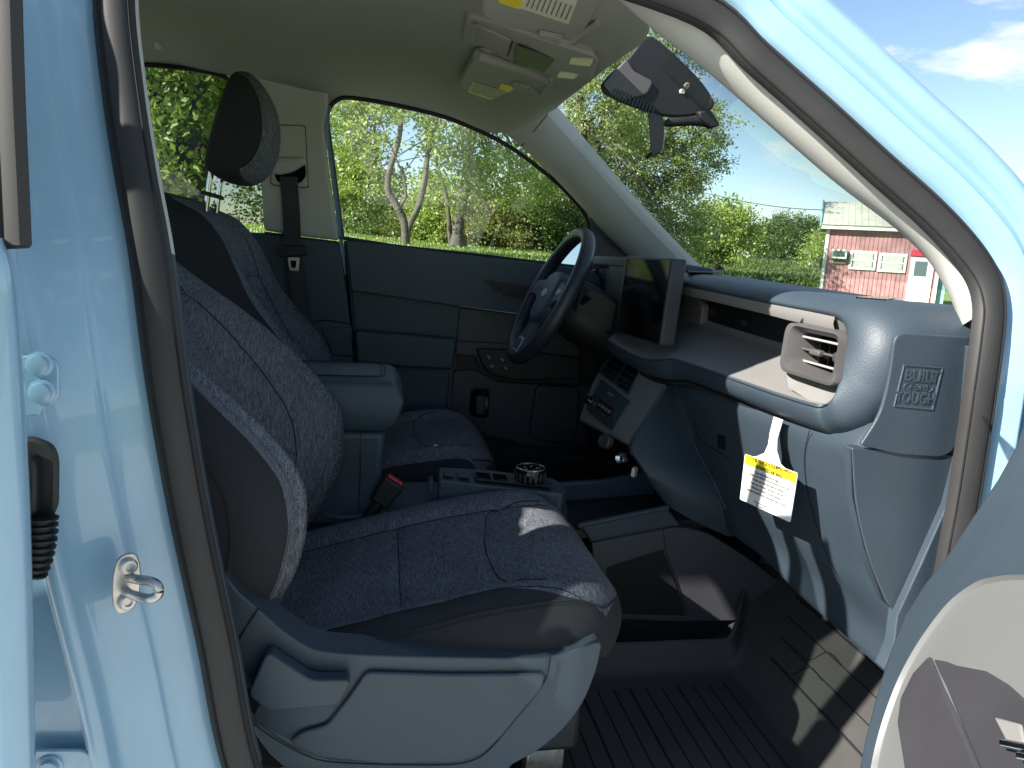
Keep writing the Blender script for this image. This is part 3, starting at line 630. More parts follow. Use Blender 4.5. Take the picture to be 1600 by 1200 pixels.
for s in (-1, 1):
    sp_ = [wp(s * .06, .05, -.012), wp(s * .12, .042, -.008), wp(s * .18, .035, -.004), wp(s * .18, -.01, -.004), wp(s * .12, -.008, -.008), wp(s * .06, -.03, -.012)]
    so = prism('spoke', sp_, wn_ * .018, M['navydark'], SW, bevel=.005)
    for (a, b) in ((.10, .018), (.125, .02)): lathe('spoke_button', [(.009, 0), (.009, .004), (.0, .005)], wp(s * a, b, .006), wn_, M['plum'] if s > 0 else M['clear'], so, seg=14)
sp_ = [wp(-.035, -.06, -.012), wp(.035, -.06, -.012), wp(.05, -.12, -.008), wp(.055, -.182, -.003), wp(-.055, -.182, -.003), wp(-.05, -.12, -.008)]
lo = prism('lower_spoke', sp_, wn_ * .016, M['navydark'], SW, bevel=.005)
prism('spoke_trim', [wp(-.030, -.125, .009), wp(.030, -.125, .009), wp(.036, -.168, .011), wp(-.036, -.168, .011)], wn_ * .003, M['clear'], lo, bevel=.002)
prism('spoke_opening', [wp(-.024, -.131, .0115), wp(.024, -.131, .0115), wp(.029, -.161, .0135), wp(-.029, -.161, .0135)], wn_ * .0012, M['navydark'], lo, bevel=.001)
ovl = [wp(.026 * math.cos(a), .012 * math.sin(a) + .005, .0155) for a in np.linspace(0, 2 * math.pi, 24, endpoint=False)]
prism('hub_badge', ovl, wn_ * .002, M['clear'], SW, bevel=.001)
lathe('column_cover', [(.045, 0), (.062, .02), (.075, .06), (.078, .12), (.08, .22)], WC - wn_ * .035, -wn_, M['black'], SW, seg=24)
prism('column_shroud', [WC + np.array(p) for p in ((.06, -.085, .06), (.20, -.10, -.01), (.26, -.10, -.09), (.12, -.075, -.09), (.045, -.06, -.035))], (0, .18, 0), M['black'], SW, bevel=.016, bseg=3)
for s in (-1, 1): tube('stalk', [wp(s * .05, .02, -.07), wp(s * .10, .035, -.065), wp(s * .155, .05, -.055)], [.006, .007, .009], M['black'], SW, seg=8)

# ================================================================== SEATS
def parts_from(S, us, vs_, classify, spec, parent, flip=False, warp=None):
    """sample S(u,v) and split the faces into named parts"""
    P = {(i, j): S(*(warp(u, v) if warp else (u, v))) for i, u in enumerate(us) for j, v in enumerate(vs_)}
    buckets = {}
    for i in range(len(us) - 1):
        for j in range(len(vs_) - 1):
            c = classify((us[i] + us[i + 1]) / 2, (vs_[j] + vs_[j + 1]) / 2)
            if c: buckets.setdefault(c, []).append(((i, j), (i, j + 1), (i + 1, j + 1), (i + 1, j)))
    out = {}
    for name, fs in buckets.items():
        idx = {}; V = []; F = []
        for f in fs:
            q = []
            for k in f:
                if k not in idx: idx[k] = len(V); V.append(P[k])
                q.append(idx[k])
            F.append(tuple(q[::-1]) if flip else tuple(q))
        out[name] = mesh(spec[name][0], V, F, M[spec[name][1]], parent, sharp=180)
    return out
def make_seat(name, label, dx, yc, s):
    """s = -1 passenger (outer side towards -y), +1 driver"""
    seat = empty(name, parent=TRUCK); seat['label'] = label
    def W(x, Y, z): return np.array([x + dx, yc + s * Y, z])
    # ---- cushion
    C = np.array(cr([(-.26, .655), (-.15, .682), (-.05, .706), (.05, .732), (.15, .756), (.25, .770), (.31, .770), (.352, .757), (.380, .728), (.388, .690), (.376, .64)], 8)); C = np.array(resample(C, 61))
    X = np.array(cr([(-.255, -.115), (-.262, -.075), (-.258, -.035), (-.238, -.004), (-.205, .008), (-.172, .002), (-.152, -.006), (-.13, -.008), (-.06, -.010), (.0, -.010), (.06, -.010), (.13, -.008), (.16, -.004), (.178, .004), (.205, .008), (.232, -.004), (.246, -.022), (.258, -.050), (.262, -.08), (.258, -.115)], 4)); nv = len(X)
    def Sc(u, v):
        i = u * 60; k = min(int(i), 59); c = C[k] * (1 - (i - k)) + C[k + 1] * (i - k)
        j = v * (nv - 1); q = min(int(j), nv - 2); e = X[q] * (1 - (j - q)) + X[q + 1] * (j - q)
        w = abs(e[0]) / .26
        # front corners pull back; bolsters fade at the front edge
        fr = sstep(.62, .95, u)
        x = c[0] - .075 * fr * max(0, w - .45) ** 2 / .3
        dz = e[1] * (1 - .45 * fr) if e[1] > -.02 else e[1] * (1 - .25 * fr)
        z = c[1] + dz
        # hips: seat pan sinks a little at the back, soft bulges between seams
        z += .004 * math.sin(math.pi * min(1, max(0, (u - .18) / .30))) * (1 - w ** 4) if u < .48 else 0
        for us_ in (.405,):
            z -= .0045 * math.exp(-((u - us_) / .011) ** 2) * (w < .62)
        tc_ = .60 + .05 * (e[0] / .2) ** 2 * 2.2                  # curved seam of the thigh panel
        z -= .0045 * math.exp(-((u - tc_) / .010) ** 2) * (w < .62)
        z -= .004 * math.exp(-((e[0] + .152) / .006) ** 2) * (u < .8) + .002 * math.exp(-((e[0] - .16) / .006) ** 2) * (u < .8)
        z += .0022 * mnoise.noise(Vector((x * 14, e[0] * 11, 3.1 * s))) + .0009 * mnoise.noise(Vector((x * 45, e[0] * 40, 1.7)))
        if e[1] < -.03 or u > .85: z = max(z, .672 + .02 * (w > .9))
        return W(x, e[0], z)
    def clsC(u, v):
        Y = X[int(v * (nv - 1))][0]; y_o = v > .5
        if v > .80 or v < .14: return 'side'
        if u > .885: return 'side'
        if y_o and v > .735: return 'bol' if u < .80 else 'cloth'
        return 'cloth'
    us = np.array(sorted(set(np.linspace(0, 1, 91).round(5)) | {.885, .8})); vv = np.array(sorted(set(np.linspace(0, 1, 97).round(5)) | {.735, .8, .14}))
    def warpC(u, v):
        b = .735 + .065 * float(sstep(.58, .80, u)); v2 = float(np.interp(v, [0, .5, .735, .80, 1], [0, .5, b, .80, 1]))
        e = .885 - .03 * float(sstep(.5, .8, v)); return float(np.interp(u, [0, .8, .885, 1], [0, .8, e, 1])), v2
    cu = parts_from(Sc, us, vv, clsC, {'cloth': ('cushion_cloth', 'fabric'), 'bol': ('cushion_bolster', 'side'), 'side': ('cushion_side', 'side')}, seat, flip=(s > 0), warp=warpC)
    def on(S, pts, off=.0007, name_='seam', r=.0010, m='seam'):
        q = cr([np.array((a, b)) for a, b in pts], 10); return tube(name_, [S(a, b) + np.array([0, 0, off]) for a, b in q], r, M[m], seat, seg=5)
    on(Sc, [(.405, .33), (.405, .5), (.405, .70)]); on(Sc, [(.78, .27), (.70, .30), (.635, .36), (.605, .45), (.60, .55), (.615, .62), (.65, .68), (.69, .71)])
    on(Sc, [(.12, .315), (.3, .315), (.5, .315), (.7, .315), (.8, .29)], r=.0009)
    on(Sc, [(.08, .735), (.3, .735), (.5, .735), (.62, .738), (.70, .757), (.77, .79)], r=.0008)
    pipe = [(.06, .80), (.3, .80), (.6, .80), (.75, .80), (.82, .797), (.855, .76), (.872, .66), (.885, .5), (.885, .3), (.86, .2), (.82, .15)]
    on(Sc, pipe, .001, 'piping', .0019, 'side'); on(Sc, [(a, b + .012) for a, b in pipe[:5]], .0, 'stitch_line', .0007, 'seam')
    # ---- backrest
    cz = [.64, .70, .80, .90, 1.0, 1.1, 1.2, 1.28, 1.325]; cx = [-.205, -.20, -.195, -.205, -.245, -.31, -.395, -.46, -.50] if s < 0 else [-.205, -.20, -.185, -.185, -.205, -.235, -.27, -.31, -.335]
    bz_ = [.64, .70, .75, .808, .872, .934, .983, 1.048, 1.11, 1.175, 1.25, 1.325]; bx = [-.185, -.160, -.128, -.100, -.088, -.095, -.125, -.185, -.247, -.335, -.425, -.50] if s < 0 else [-.185, -.160, -.125, -.090, -.070, -.075, -.10, -.155, -.198, -.225, -.262, -.335]
    hw_z = [.64, .72, .85, .95, 1.05, 1.12, 1.20, 1.26, 1.30, 1.325]; hw = [.235, .245, .255, .255, .250, .246, .238, .226, .208, .172]
    prof = np.array(cr([(-1.0, -.155), (-1.03, -.11), (-1.03, -.06), (-1.0, -.022), (-.955, .0), (-.90, .012), (-.84, .006), (-.78, -.012), (-.68, -.45), (-.55, -1.0), (-.3, -1.0), (0, -1.0), (.3, -1.0), (.55, -1.0), (.68, -.45), (.78, -.012), (.84, .006), (.90, .012), (.955, .0), (1.0, -.022), (1.03, -.06), (1.03, -.11), (1.0, -.155)], 4)); nb = len(prof)
    CX, BX, HW = [np.array(cr([np.array(p) for p in zip(a, b)], 8)).T for a, b in ((cz, cx), (bz_, bx), (hw_z, hw))]
    def Sb(u, v):
        z = .655 + u * .668
        xc = np.interp(z, *CX); xb = np.interp(z, *BX); h = np.interp(z, *HW)
        j = v * (nb - 1); q = min(int(j), nb - 2); e = prof[q] * (1 - (j - q)) + prof[q + 1] * (j - q)
        w, d = e
        aw = abs(w)
        if w > 0 and s < 0: xb = xb - .03 * sstep(.3, .9, aw)
        if aw < .80:   # between bolster seam and centre
            g = sstep(.42, .82, aw); x = xc * (1 - g) + xb * g
        else: x = xb + (d if d < 0 else d) * (1.0 if d < 0 else sstep(1.25, 1.0, z))
        if d < -.02 and aw > .95: x = xb + d * (1 - .25 * sstep(1.1, 1.3, z))
        x -= .035 * sstep(.93, 1.0, u) ** 2
        x += .004 * math.sin(u * 9) * (aw < .5)
        x -= .005 * math.exp(-((aw - .60) / .020) ** 2) * (u < .78)
        x -= .005 * math.exp(-((u - .735) / .012) ** 2) * (aw < .62)
        x -= .004 * math.exp(-((u - .17) / .012) ** 2) * (aw < .62)
        x += .0025 * mnoise.noise(Vector((z * 13, w * h * 11, 5.3 * s))) + .0009 * mnoise.noise(Vector((z * 44, w * 12, 2.7)))
        return W(x, w * h, z)
    vI = {}
    def clsB(u, v):
        w = prof[int(v * (nb - 1))][0]; d = prof[int(v * (nb - 1))][1]
        if abs(w) > .93 or (abs(w) > .80 and d < -.02): return 'side'
        return 'cloth' if u < .735 or abs(w) > .62 else 'yoke'
    ub = np.linspace(0, 1, 101); vb = np.linspace(0, 1, 105)
    parts_from(Sb, ub, vb, clsB, {'cloth': ('backrest_cloth', 'fabric'), 'bol': ('backrest_bolster', 'side'), 'side': ('backrest_side', 'side'), 'yoke': ('backrest_yoke', 'fabric')}, seat, flip=(s < 0))
    # rear shell and top roll
    back = []
    for u in np.linspace(0, 1, 21):
        a, b = Sb(u, 0), Sb(u, 1); row = []
        for t in np.linspace(0, 1, 13):
            p = a * (1 - t) + b * t; p[0] -= .035 * (1 - abs(2 * t - 1) ** 4) ; row.append(p)
        back.append(row)
    grid('backrest_shell', back, M['navydark'], seat, sharp=180)
    tp = [Sb(1, v) for v in vb]; cen = (tp[0] + tp[-1]) / 2
    bk = [tp[0] * (1 - t) + tp[-1] * t + np.array([-.035 * (1 - abs(2 * t - 1) ** 4), 0, 0]) for t in np.linspace(0, 1, len(vb))]
    grid('backrest_top', [[a, a * .8 + b * .2 + np.array([0, 0, .012]), a * .5 + b * .5 + np.array([0, 0, .018]), a * .2 + b * .8 + np.array([0, 0, .012]), b] for a, b in zip(tp, bk)], M['side'], seat, sharp=180)
    def onb(pts, **k): q = cr([np.array(p) for p in pts], 10); return tube(k.pop('n', 'seam'), [Sb(a, b) + np.array([.0008, 0, .0]) for a, b in q], k.get('r', .001), M[k.get('m', 'seam')], seat, seg=5)
    iv = lambda w: (np.interp(w, [-1, -.9, -.78, -.55, 0, .55, .78, .9, 1], [3 / 22, 5 / 22, 7 / 22, 9 / 22, 11 / 22, 13 / 22, 15 / 22, 17 / 22, 19 / 22]))
    for sg in (-1, 1): onb([(.17, iv(.60 * sg)), (.35, iv(.60 * sg)), (.55, iv(.60 * sg)), (.735, iv(.60 * sg)), (.9, iv(.62 * sg))])
    onb([(.17, iv(-.6)), (.165, .5), (.17, iv(.6))]); onb([(.735, iv(-.6)), (.735, .5), (.735, iv(.6))])
    onb([(.05, iv(.93)), (.2, iv(.93)), (.4, iv(.93)), (.55, iv(.93)), (.7, iv(.93)), (.85, iv(.93))], n='piping', r=.0018, m='thread')
    for j_, vv_ in enumerate((20.1 / 22, 21.2 / 22)):
        onb([(.12, vv_), (.3, vv_), (.5, vv_), (.7, vv_)], n='stitch_line', r=.0012, m='seam')
    # ---- headrest
    hp = [(-.405, 1.40), (-.395, 1.45), (-.375, 1.52), (-.352, 1.585), (-.335, 1.608), (-.312, 1.612), (-.292, 1.598), (-.270, 1.555), (-.262, 1.50), (-.270, 1.44), (-.295, 1.395), (-.33, 1.372), (-.365, 1.372), (-.395, 1.385)]
    hs_ = -.25 if s < 0 else 0.
    hp = np.array(cr([(x + .09 + hs_, z) for x, z in hp], 4, closed=True)); hc = hp.mean(0); G = []
    for Y, sc in ((-.142, .25), (-.140, .6), (-.132, .82), (-.118, .93), (-.09, .985), (-.05, 1.01), (0, 1.02), (.05, 1.01), (.09, .985), (.118, .93), (.132, .82), (.140, .6), (.142, .25)):
        G.append([W(hc[0] + (p[0] - hc[0]) * sc, Y, hc[1] + (p[1] - hc[1]) * (sc if p[1] < hc[1] else .15 + .85 * sc)) for p in hp])
    k5 = len(hp)
    nr, nh = len(G), len(hp); fr_s = {i for i in range(nh) if hp[i][0] > hc[0] + .012 or hp[(i + 1) % nh][0] > hc[0] + .012}
    def hpart(name, test, m, par):
        V = []; idx = {}; F = []
        for i in range(nr - 1):
            for j in range(nh):
                if test(i, j):
                    q = []
                    for k in ((i, j), (i, (j + 1) % nh), (i + 1, (j + 1) % nh), (i + 1, j)):
                        if k not in idx: idx[k] = len(V); V.append(G[k[0]][k[1]])
                        q.append(idx[k])
                    F.append(tuple(q))
        return fix_normals(mesh(name, V, F, M[m], par, sharp=60))
    isf = lambda i, j: 2 <= i < nr - 3 and j in fr_s
    hd = hpart('headrest', lambda i, j: not isf(i, j), 'side', seat); hpart('headrest_front', isf, 'fabric', hd)
    for row in (G[0], G[-1]): mesh('headrest_cap', row, [tuple(range(len(row)))], M['side'], hd)
    tube('headrest_seam', [G[2][j] + np.array([0, -.0006 * s, 0]) for j in sorted(fr_s)], .0012, M['seam'], hd, seg=5)
    for Y in (-.055, .055):
        ps = tube('headrest_post', [W(-.322 + hs_, Y, 1.30), W(-.314 + hs_, Y, 1.36), W(-.304 + hs_, Y, 1.42)], .0065, M['chrome'], seat, seg=12)
        lathe('post_sleeve', [(.016, 0), (.016, .006), (.010, .010), (.009, .010)], W(-.320 + hs_, Y, 1.335), (.2, 0, 1), M['black'], seat, seg=16)
    # under-seat frame and outboard rail
    rbox('seat_base', tuple(W(.06, 0, .575)), (.50, .44, .13), M['black'], seat, bevel=.01)
    for Y in (-.20, .20): rbox('seat_rail', tuple(W(.06, Y, .425)), (.52, .035, .05), M['steel'], seat, bevel=.004)
    for Y in (-.20, .20):
        for x in (-.15, .26): rbox('rail_foot', tuple(W(x, Y, .48)), (.06, .03, .10), M['steel'], seat, bevel=.004)
    return seat, Sc, Sb
PS, PSc, PSb = make_seat('passenger_seat', 'charcoal cloth front passenger seat with navy plastic side shield', 0.0, -.37, -1)
DS, DSc, DSb = make_seat('driver_seat', 'charcoal cloth driver seat beside the far door', -.09, .37, 1)
# ---- outboard plastic shield of the passenger seat
SY = -.648
sh_top = [(345, 900), (372, 925), (403, 952), (440, 984), (472, 1006), (500, 1017), (560, 1023), (700, 1027), (850, 1028), (895, 1017), (937, 1003)]
sh_frt = [(936, 1030), (928, 1058), (910, 1100), (880, 1140), (842, 1172), (800, 1196), (760, 1225), (560, 1225), (470, 1215), (400, 1150), (350, 1010)]
shield = prism('side_shield', cr(UL(sh_top + sh_frt, y=SY), 3, closed=True), (0, .055, 0), M['navy'], PS, bevel=.010, bseg=4)
# raised main face of the shield, leaving the lever recess free
def shp(pts, y): return UL(pts, y=y)
main_f = [(572, 1046), (700, 1050), (852, 1049), (846, 1072), (815, 1108), (782, 1148), (752, 1176), (715, 1188), (600, 1190), (500, 1180), (452, 1158), (470, 1140), (512, 1128), (545, 1085)]
prism('shield_face', round_poly(shp(main_f, SY - .001), .008, 4), (0, -.007, 0), M['navy'], PS, bevel=.005, bseg=3)
tube('shield_seam', cr(shp([(860, 1026), (855, 1055), (838, 1084), (800, 1130), (764, 1172), (735, 1189), (690, 1195), (560, 1193), (490, 1185), (430, 1155), (392, 1128)], SY - .0045), 4), .0011, M['seam'], PS, seg=5)
tube('shield_seam', cr(shp([(404, 951), (385, 980), (366, 1013)], SY - .0015), 4), .0010, M['seam'], PS, seg=5)
lev = prism('recline_lever', round_poly(shp([(421, 1004), (488, 1048), (551, 1048), (530, 1087), (423, 1097), (391, 1070)], SY - .004), .010, 4), (0, -.022, 0), M['navy'], PS, bevel=.008, bseg=4)
prism('lever_recess', round_poly(shp([(388, 1075), (423, 1100), (528, 1092), (510, 1126), (470, 1136), (440, 1150), (405, 1128), (380, 1100)], SY - .0006), .008), (0, -.001, 0), M['navydark'], PS, bevel=0)
prism('lever_slot', shp([(383, 1072), (408, 1098), (398, 1116), (378, 1090)], SY - .002), (0, -.001, 0), M['gloss'], PS, bevel=0)
prism('backrest_hinge_cover', round_poly(shp([(335, 770), (356, 780), (374, 850), (362, 900), (345, 925), (330, 900)], -.625), .012), (0, .04, 0), M['navy'], PS, bevel=.006)
# buckle on the inboard side
bd = np.array([.55, 0, .84]); bd /= np.linalg.norm(bd); bx_ = np.array([.84, 0, -.55])
bb = U(606, 766, y=-.115)
def bkp(a, b, c): return bb + bd * a + bx_ * b + np.array([0, c, 0])
bk_ = prism('buckle', [bkp(-.032, -.020, -.014), bkp(-.032, .020, -.014), bkp(.024, .023, -.014), bkp(.024, -.023, -.014)], (0, .028, 0), M['black'], PS, bevel=.005, bseg=3)
prism('buckle_button', [bkp(.0245, -.017, -.010), bkp(.0245, .017, -.010), bkp(.0245, .017, .010), bkp(.0245, -.017, .010)], bd * .004, M['red'], PS, bevel=.003)
tube('buckle_stalk', [bkp(-.03, 0, 0), bkp(-.07, .0, 0), bkp(-.12, -.01, 0)], .012, M['black'], PS, seg=8)

# ================================================================== CENTRE CONSOLE
CON = empty('centre_console', parent=TRUCK); CON['label'] = 'navy centre console with padded armrest and rotary gear selector'
def boxloft(name, secs, m, parent, bevel=.01, bseg=4):
    """secs: list of (z, x0, x1, y0, y1)"""
    V = []; F = []
    for z, x0, x1, y0, y1 in secs: V += [(x0, y0, z), (x1, y0, z), (x1, y1, z), (x0, y1, z)]
    n = len(secs)
    for i in range(n - 1):
        for j in range(4): F.append((i * 4 + j, i * 4 + (j + 1) % 4, i * 4 + 4 + (j + 1) % 4, i * 4 + 4 + j))
    F += [(3, 2, 1, 0), tuple((n - 1) * 4 + j for j in range(4))]
    return fix_normals(mesh(name, V, F, m, parent, bevel=bevel, bseg=bseg, sharp=60))
lid = boxloft('armrest_lid', [(.880, -.26, .012, -.105, .105), (.905, -.27, .036, -.118, .118), (.945, -.28, .048, -.122, .122), (.978, -.28, .030, -.112, .112), (.986, -.27, .005, -.095, .095)], M['navydark'], CON, bevel=.014)
st = [np.array(p) for p in ((-.25, -.088, .9885), (-.03, -.088, .9885), (.0, -.075, .9885), (.008, -.05, .9880), (.008, .05, .9880), (0, .075, .9885), (-.03, .088, .9885), (-.25, .088, .9885))]
tube('lid_stitch', cr(st, 4), .0010, M['seam'], lid, seg=5); tube('lid_stitch', [p * np.array([1, .92, 1]) + np.array([-.007, 0, .0004]) for p in cr(st, 4)], .0007, M['seam'], lid, seg=5)
boxloft('armrest_box', [(.56, -.22, -.005, -.088, .088), (.70, -.23, .002, -.096, .096), (.880, -.24, .014, -.104, .104)], M['navy'], CON, bevel=.014)
tube('console_seam', UL([(563, 676), (563, 740), (560, 800)], y=-.1025), .0011, M['seam'], CON, seg=5)
prism('console_shoulder', UL([(455, 838), (505, 800), (535, 806), (600, 800), (700, 775), (700, 800), (560, 850), (455, 870)], y=-.10), (0, .02, 0), M['navy'], CON, bevel=.006)
rbox('console_spine', (.06, 0, .60), (.70, .17, .24), M['navydark'], CON, bevel=.02)
# gear panel
gp_t = round_poly([U(686, 729, z=.792), U(762, 733, z=.789), U(868, 747, z=.779), U(886, 765, z=.768), U(880, 772, z=.768), U(800, 762, z=.776), U(684, 749, z=.788)], .010, 4)
gearp = prism('gear_panel', gp_t, (0, 0, -.055), M['navy'], CON, bevel=.005, bseg=3)
def zt(px): return float(np.interp(px, [684, 762, 868, 886], [.7935, .7905, .7800, .7695]))
def gpl(name, pts, h, m, r=.003): return prism(name, round_poly([U(a, b, z=zt(a)) for a, b in pts], r), (0, 0, h), M[m], gearp, bevel=.0008)
gpl('panel_button', [(693, 734), (709, 735), (711, 745), (694, 744)], .002, 'navydark'); gpl('panel_button', [(714, 735.5), (733, 737), (736, 748), (716, 746)], .002, 'navydark')
gpl('gear_insert', [(739, 737), (855, 748), (866, 762), (745, 750)], .0012, 'plum')
for i in range(2): gpl('mode_key', [(743 + 26 * i, 739.5 + 2.4 * i), (764 + 26 * i, 741.5 + 2.4 * i), (768 + 26 * i, 750.5 + 2.2 * i), (746 + 26 * i, 748.5 + 2.2 * i)], .003, 'gloss')
kb = U(828, 750, z=.785)
lathe('selector_knob', [(.030, 0), (.032, .003), (.032, .022), (.0295, .027), (.024, .028), (.022, .0255), (.0, .0255)], kb, (0, 0, 1), M['gloss'], gearp, seg=36)
for i in range(18):
    a = 2 * math.pi * i / 18; rbox('knob_rib', tuple(kb + np.array([.0322 * math.cos(a), .0322 * math.sin(a), .012])), (.0018, .005, .016), M['plum'], gearp, rot=(0, 0, a), bevel=0)
lathe('knob_ring', [(.0300, .0262), (.0300, .0278), (.0285, .0284), (.0275, .0278)], kb, (0, 0, 1), M['steel'], gearp, seg=36, cap=False)
for i in range(5):
    a = 2 * math.pi * i / 5; rbox('knob_legend', tuple(kb + np.array([.013 * math.cos(a), .013 * math.sin(a), .0256])), (.004, .002, .0005), M['white'], gearp, rot=(0, 0, a), bevel=0)
prism('console_hook', round_poly(UL([(669, 752), (677, 749), (679, 772), (670, 772)], y=-.10), .003), (0, .03, 0), M['navy'], CON, bevel=.002)
# tray ahead of the selector
prism('tray_far_wall', UL([(872, 756), (935, 752), (1010, 738), (1040, 740), (1040, 792), (880, 800)], y=.075), (0, .02, 0), M['navy'], CON, bevel=.004)
prism('tray_floor', [np.array(p) for p in ((.36, -.105, .665), (.80, -.105, .70), (.80, .09, .70), (.36, .09, .665))], (0, 0, -.02), M['black'], CON, bevel=0)
prism('tray_near_wall', UL([(905, 820), (1042, 792), (1066, 824), (925, 850)], y=-.118), (0, .018, 0), M['navy'], CON, bevel=.005, bseg=3)
tube('tray_rim', UL([(903, 822), (970, 808), (1044, 793)], y=-.114), .006, M['navy'], CON, seg=10)
sidep = prism('console_side', round_poly(UL([(925, 849), (1062, 823), (1105, 832), (1175, 876), (1250, 935), (1240, 968), (1060, 972), (935, 966)], y=-.128), [.003, .02, .03, .03, .004, .004, .004, .004]), (0, .03, 0), mat('lifted_charcoal_plastic', (.060, .060, .070), .5, bump=(600, .3, .0005), var=(9, .1)), CON, bevel=.012, bseg=4)  # lighter copy of the charcoal plastic, lifts the dark footwell by colour
grille = [(948, 886), (1036, 858), (1052, 900), (1072, 962), (950, 958)]
gr_ = prism('ribbed_insert', round_poly(UL(grille, y=-.129), .004), (0, -.0012, 0), M['black'], sidep, bevel=.0006)
tube('console_seam', UL([(1036, 827), (1040, 860), (1056, 905), (1076, 964)], y=-.1292), .0009, M['seam'], CON, seg=5)
VV = []; FF = []
for k in range(46):      # fine vertical ribs, too many and too thin to pick apart
    t = (k + .5) / 46; a0 = np.array([948 + 88 * t, 886 - 28 * t]); b0 = np.array([950 + 122 * t, 958 + 4 * t])
    p, q = U(*(a0 + (0, 2)), y=-.1306), U(*(b0 - (0, 2)), y=-.1306); n0 = len(VV)
    VV += [p + (-.0009, 0, 0), p + (0, -.0012, 0), p + (.0009, 0, 0), q + (-.0009, 0, 0), q + (0, -.0012, 0), q + (.0009, 0, 0)]
    FF += [(n0, n0 + 1, n0 + 4, n0 + 3), (n0 + 1, n0 + 2, n0 + 5, n0 + 4)]
tag(mesh('insert_ribs', VV, FF, M['plum'], sidep, smooth=False), kind='stuff')

# ================================================================== FAR DOOR TRIM
D = door_f
def dp(name, pts, y, depth, m, r=.006, bevel=.004, parent=None, bseg=3): return prism(name, round_poly(UL(pts, y=y), r), (0, depth, 0), M[m], parent or D, bevel=bevel, bseg=bseg)
dp('upper_trim', [(541, 375), (700, 395), (925, 421), (945, 440), (935, 512), (830, 493), (717, 479), (549, 454)], .700, .06, 'navydark', bevel=.012, bseg=4)
dp('mid_trim', [(545, 450), (720, 476), (713, 580), (553, 568)], .735, .02, 'navydark')
dp('armrest_pad', [(554, 517), (640, 524), (714, 531), (708, 578), (640, 575), (558, 567)], .672, .07, 'navydark', r=.014, bevel=.018, bseg=5)
dp('lower_trim', [(554, 565), (709, 577), (703, 655), (640, 700), (566, 690)], .722, .03, 'navydark')
tube('door_seam', UL([(702, 584), (699, 620), (696, 650)], y=.719), .0025, M['navy'], D, seg=6)
dp('grab_trim', [(718, 480), (905, 501), (905, 600), (800, 590), (750, 575), (740, 555), (711, 552)], .728, .02, 'plum')
dp('trim_ridge', [(713, 533), (800, 538), (800, 545), (760, 546), (740, 556), (712, 553)], .712, .02, 'plum', r=.003, bevel=.004)
tube('chrome_line', UL([(717, 478.5), (760, 484), (830, 493)], y=.699), .0012, M['steel'], D, seg=5)
hz_ = dp('door_handle_bezel', [(747, 431), (838, 444), (829, 470), (785, 467), (769, 461)], .6985, .01, 'plum', r=.004, bevel=.002)
dp('door_handle_cup', [(754, 436), (774, 439), (784, 457), (772, 455)], .6975, .004, 'black', r=.004, bevel=.001, parent=hz_)
dp('door_handle', [(776, 440), (830, 448), (823, 466), (786, 461)], .690, .008, 'black', r=.004, bevel=.003, parent=hz_)
dp('lock_switch', [(830, 447), (842, 449), (836, 472), (824, 470)], .6970, .004, 'gloss', r=.003, bevel=.001, parent=hz_)
sb_ = dp('switch_box', [(745, 545), (800, 547), (905, 560), (905, 592), (800, 594), (768, 585), (755, 573)], .690, .05, 'black', r=.010, bevel=.010, bseg=4)
for a, b in ((764.5, 559), (785.5, 562.5), (769.5, 573.5), (791, 576)):
    lathe('switch_button', [(.0085, 0), (.0085, .003), (.006, .004), (.0, .003)], U(a, b, y=.690), (0, -1, 0), M['gloss'], sb_, seg=18)
    lathe('switch_ring', [(.0105, 0), (.0105, .0012), (.0088, .0012), (.0088, 0)], U(a, b, y=.690), (0, -1, 0), M['plum'], sb_, seg=18, cap=False)
dp('lower_door_panel', [(709, 580), (745, 578), (775, 596), (830, 600), (960, 605), (960, 720), (870, 715), (800, 690), (760, 680), (700, 660)], .734, .03, 'plum', r=.01)
dp('pocket_recess', [(736, 605), (766, 607), (763, 655), (732, 650)], .731, .01, 'gloss', r=.02)
dp('pocket_pill', [(744, 618), (760, 619), (758, 650), (743, 648)], .727, .01, 'plum', r=.012)
sg = dp('speaker_grille', [(838, 601), (908, 606), (902, 686), (870, 694), (826, 684)], .715, .03, 'plum', r=.03, bevel=.008, bseg=4)
VV = []; FF = []
for i in range(17):
    for j in range(17):
        px, py = 837 + 66 * i / 16 - 6 * j / 16, 608 + 72 * j / 16 + 4 * i / 16; p = U(px, py, y=.7140); n0 = len(VV); h = .0017
        VV += [p + (-h, 0, 0), p + (0, 0, -h), p + (h, 0, 0), p + (0, 0, h)]; FF.append((n0, n0 + 1, n0 + 2, n0 + 3))
tag(mesh('grille_perforation', VV, FF, M['gloss'], sg, smooth=False), kind='stuff')
tube('trim_bead', cr(UL([(700, 672), (718, 672), (730, 682), (775, 683), (800, 700), (830, 704), (900, 716), (920, 700), (925, 640)], y=.729), 4), .0025, M['plum'], D, seg=6)
dp('door_base', [(640, 690), (780, 690), (960, 720), (960, 800), (640, 790)], .742, .02, 'black')
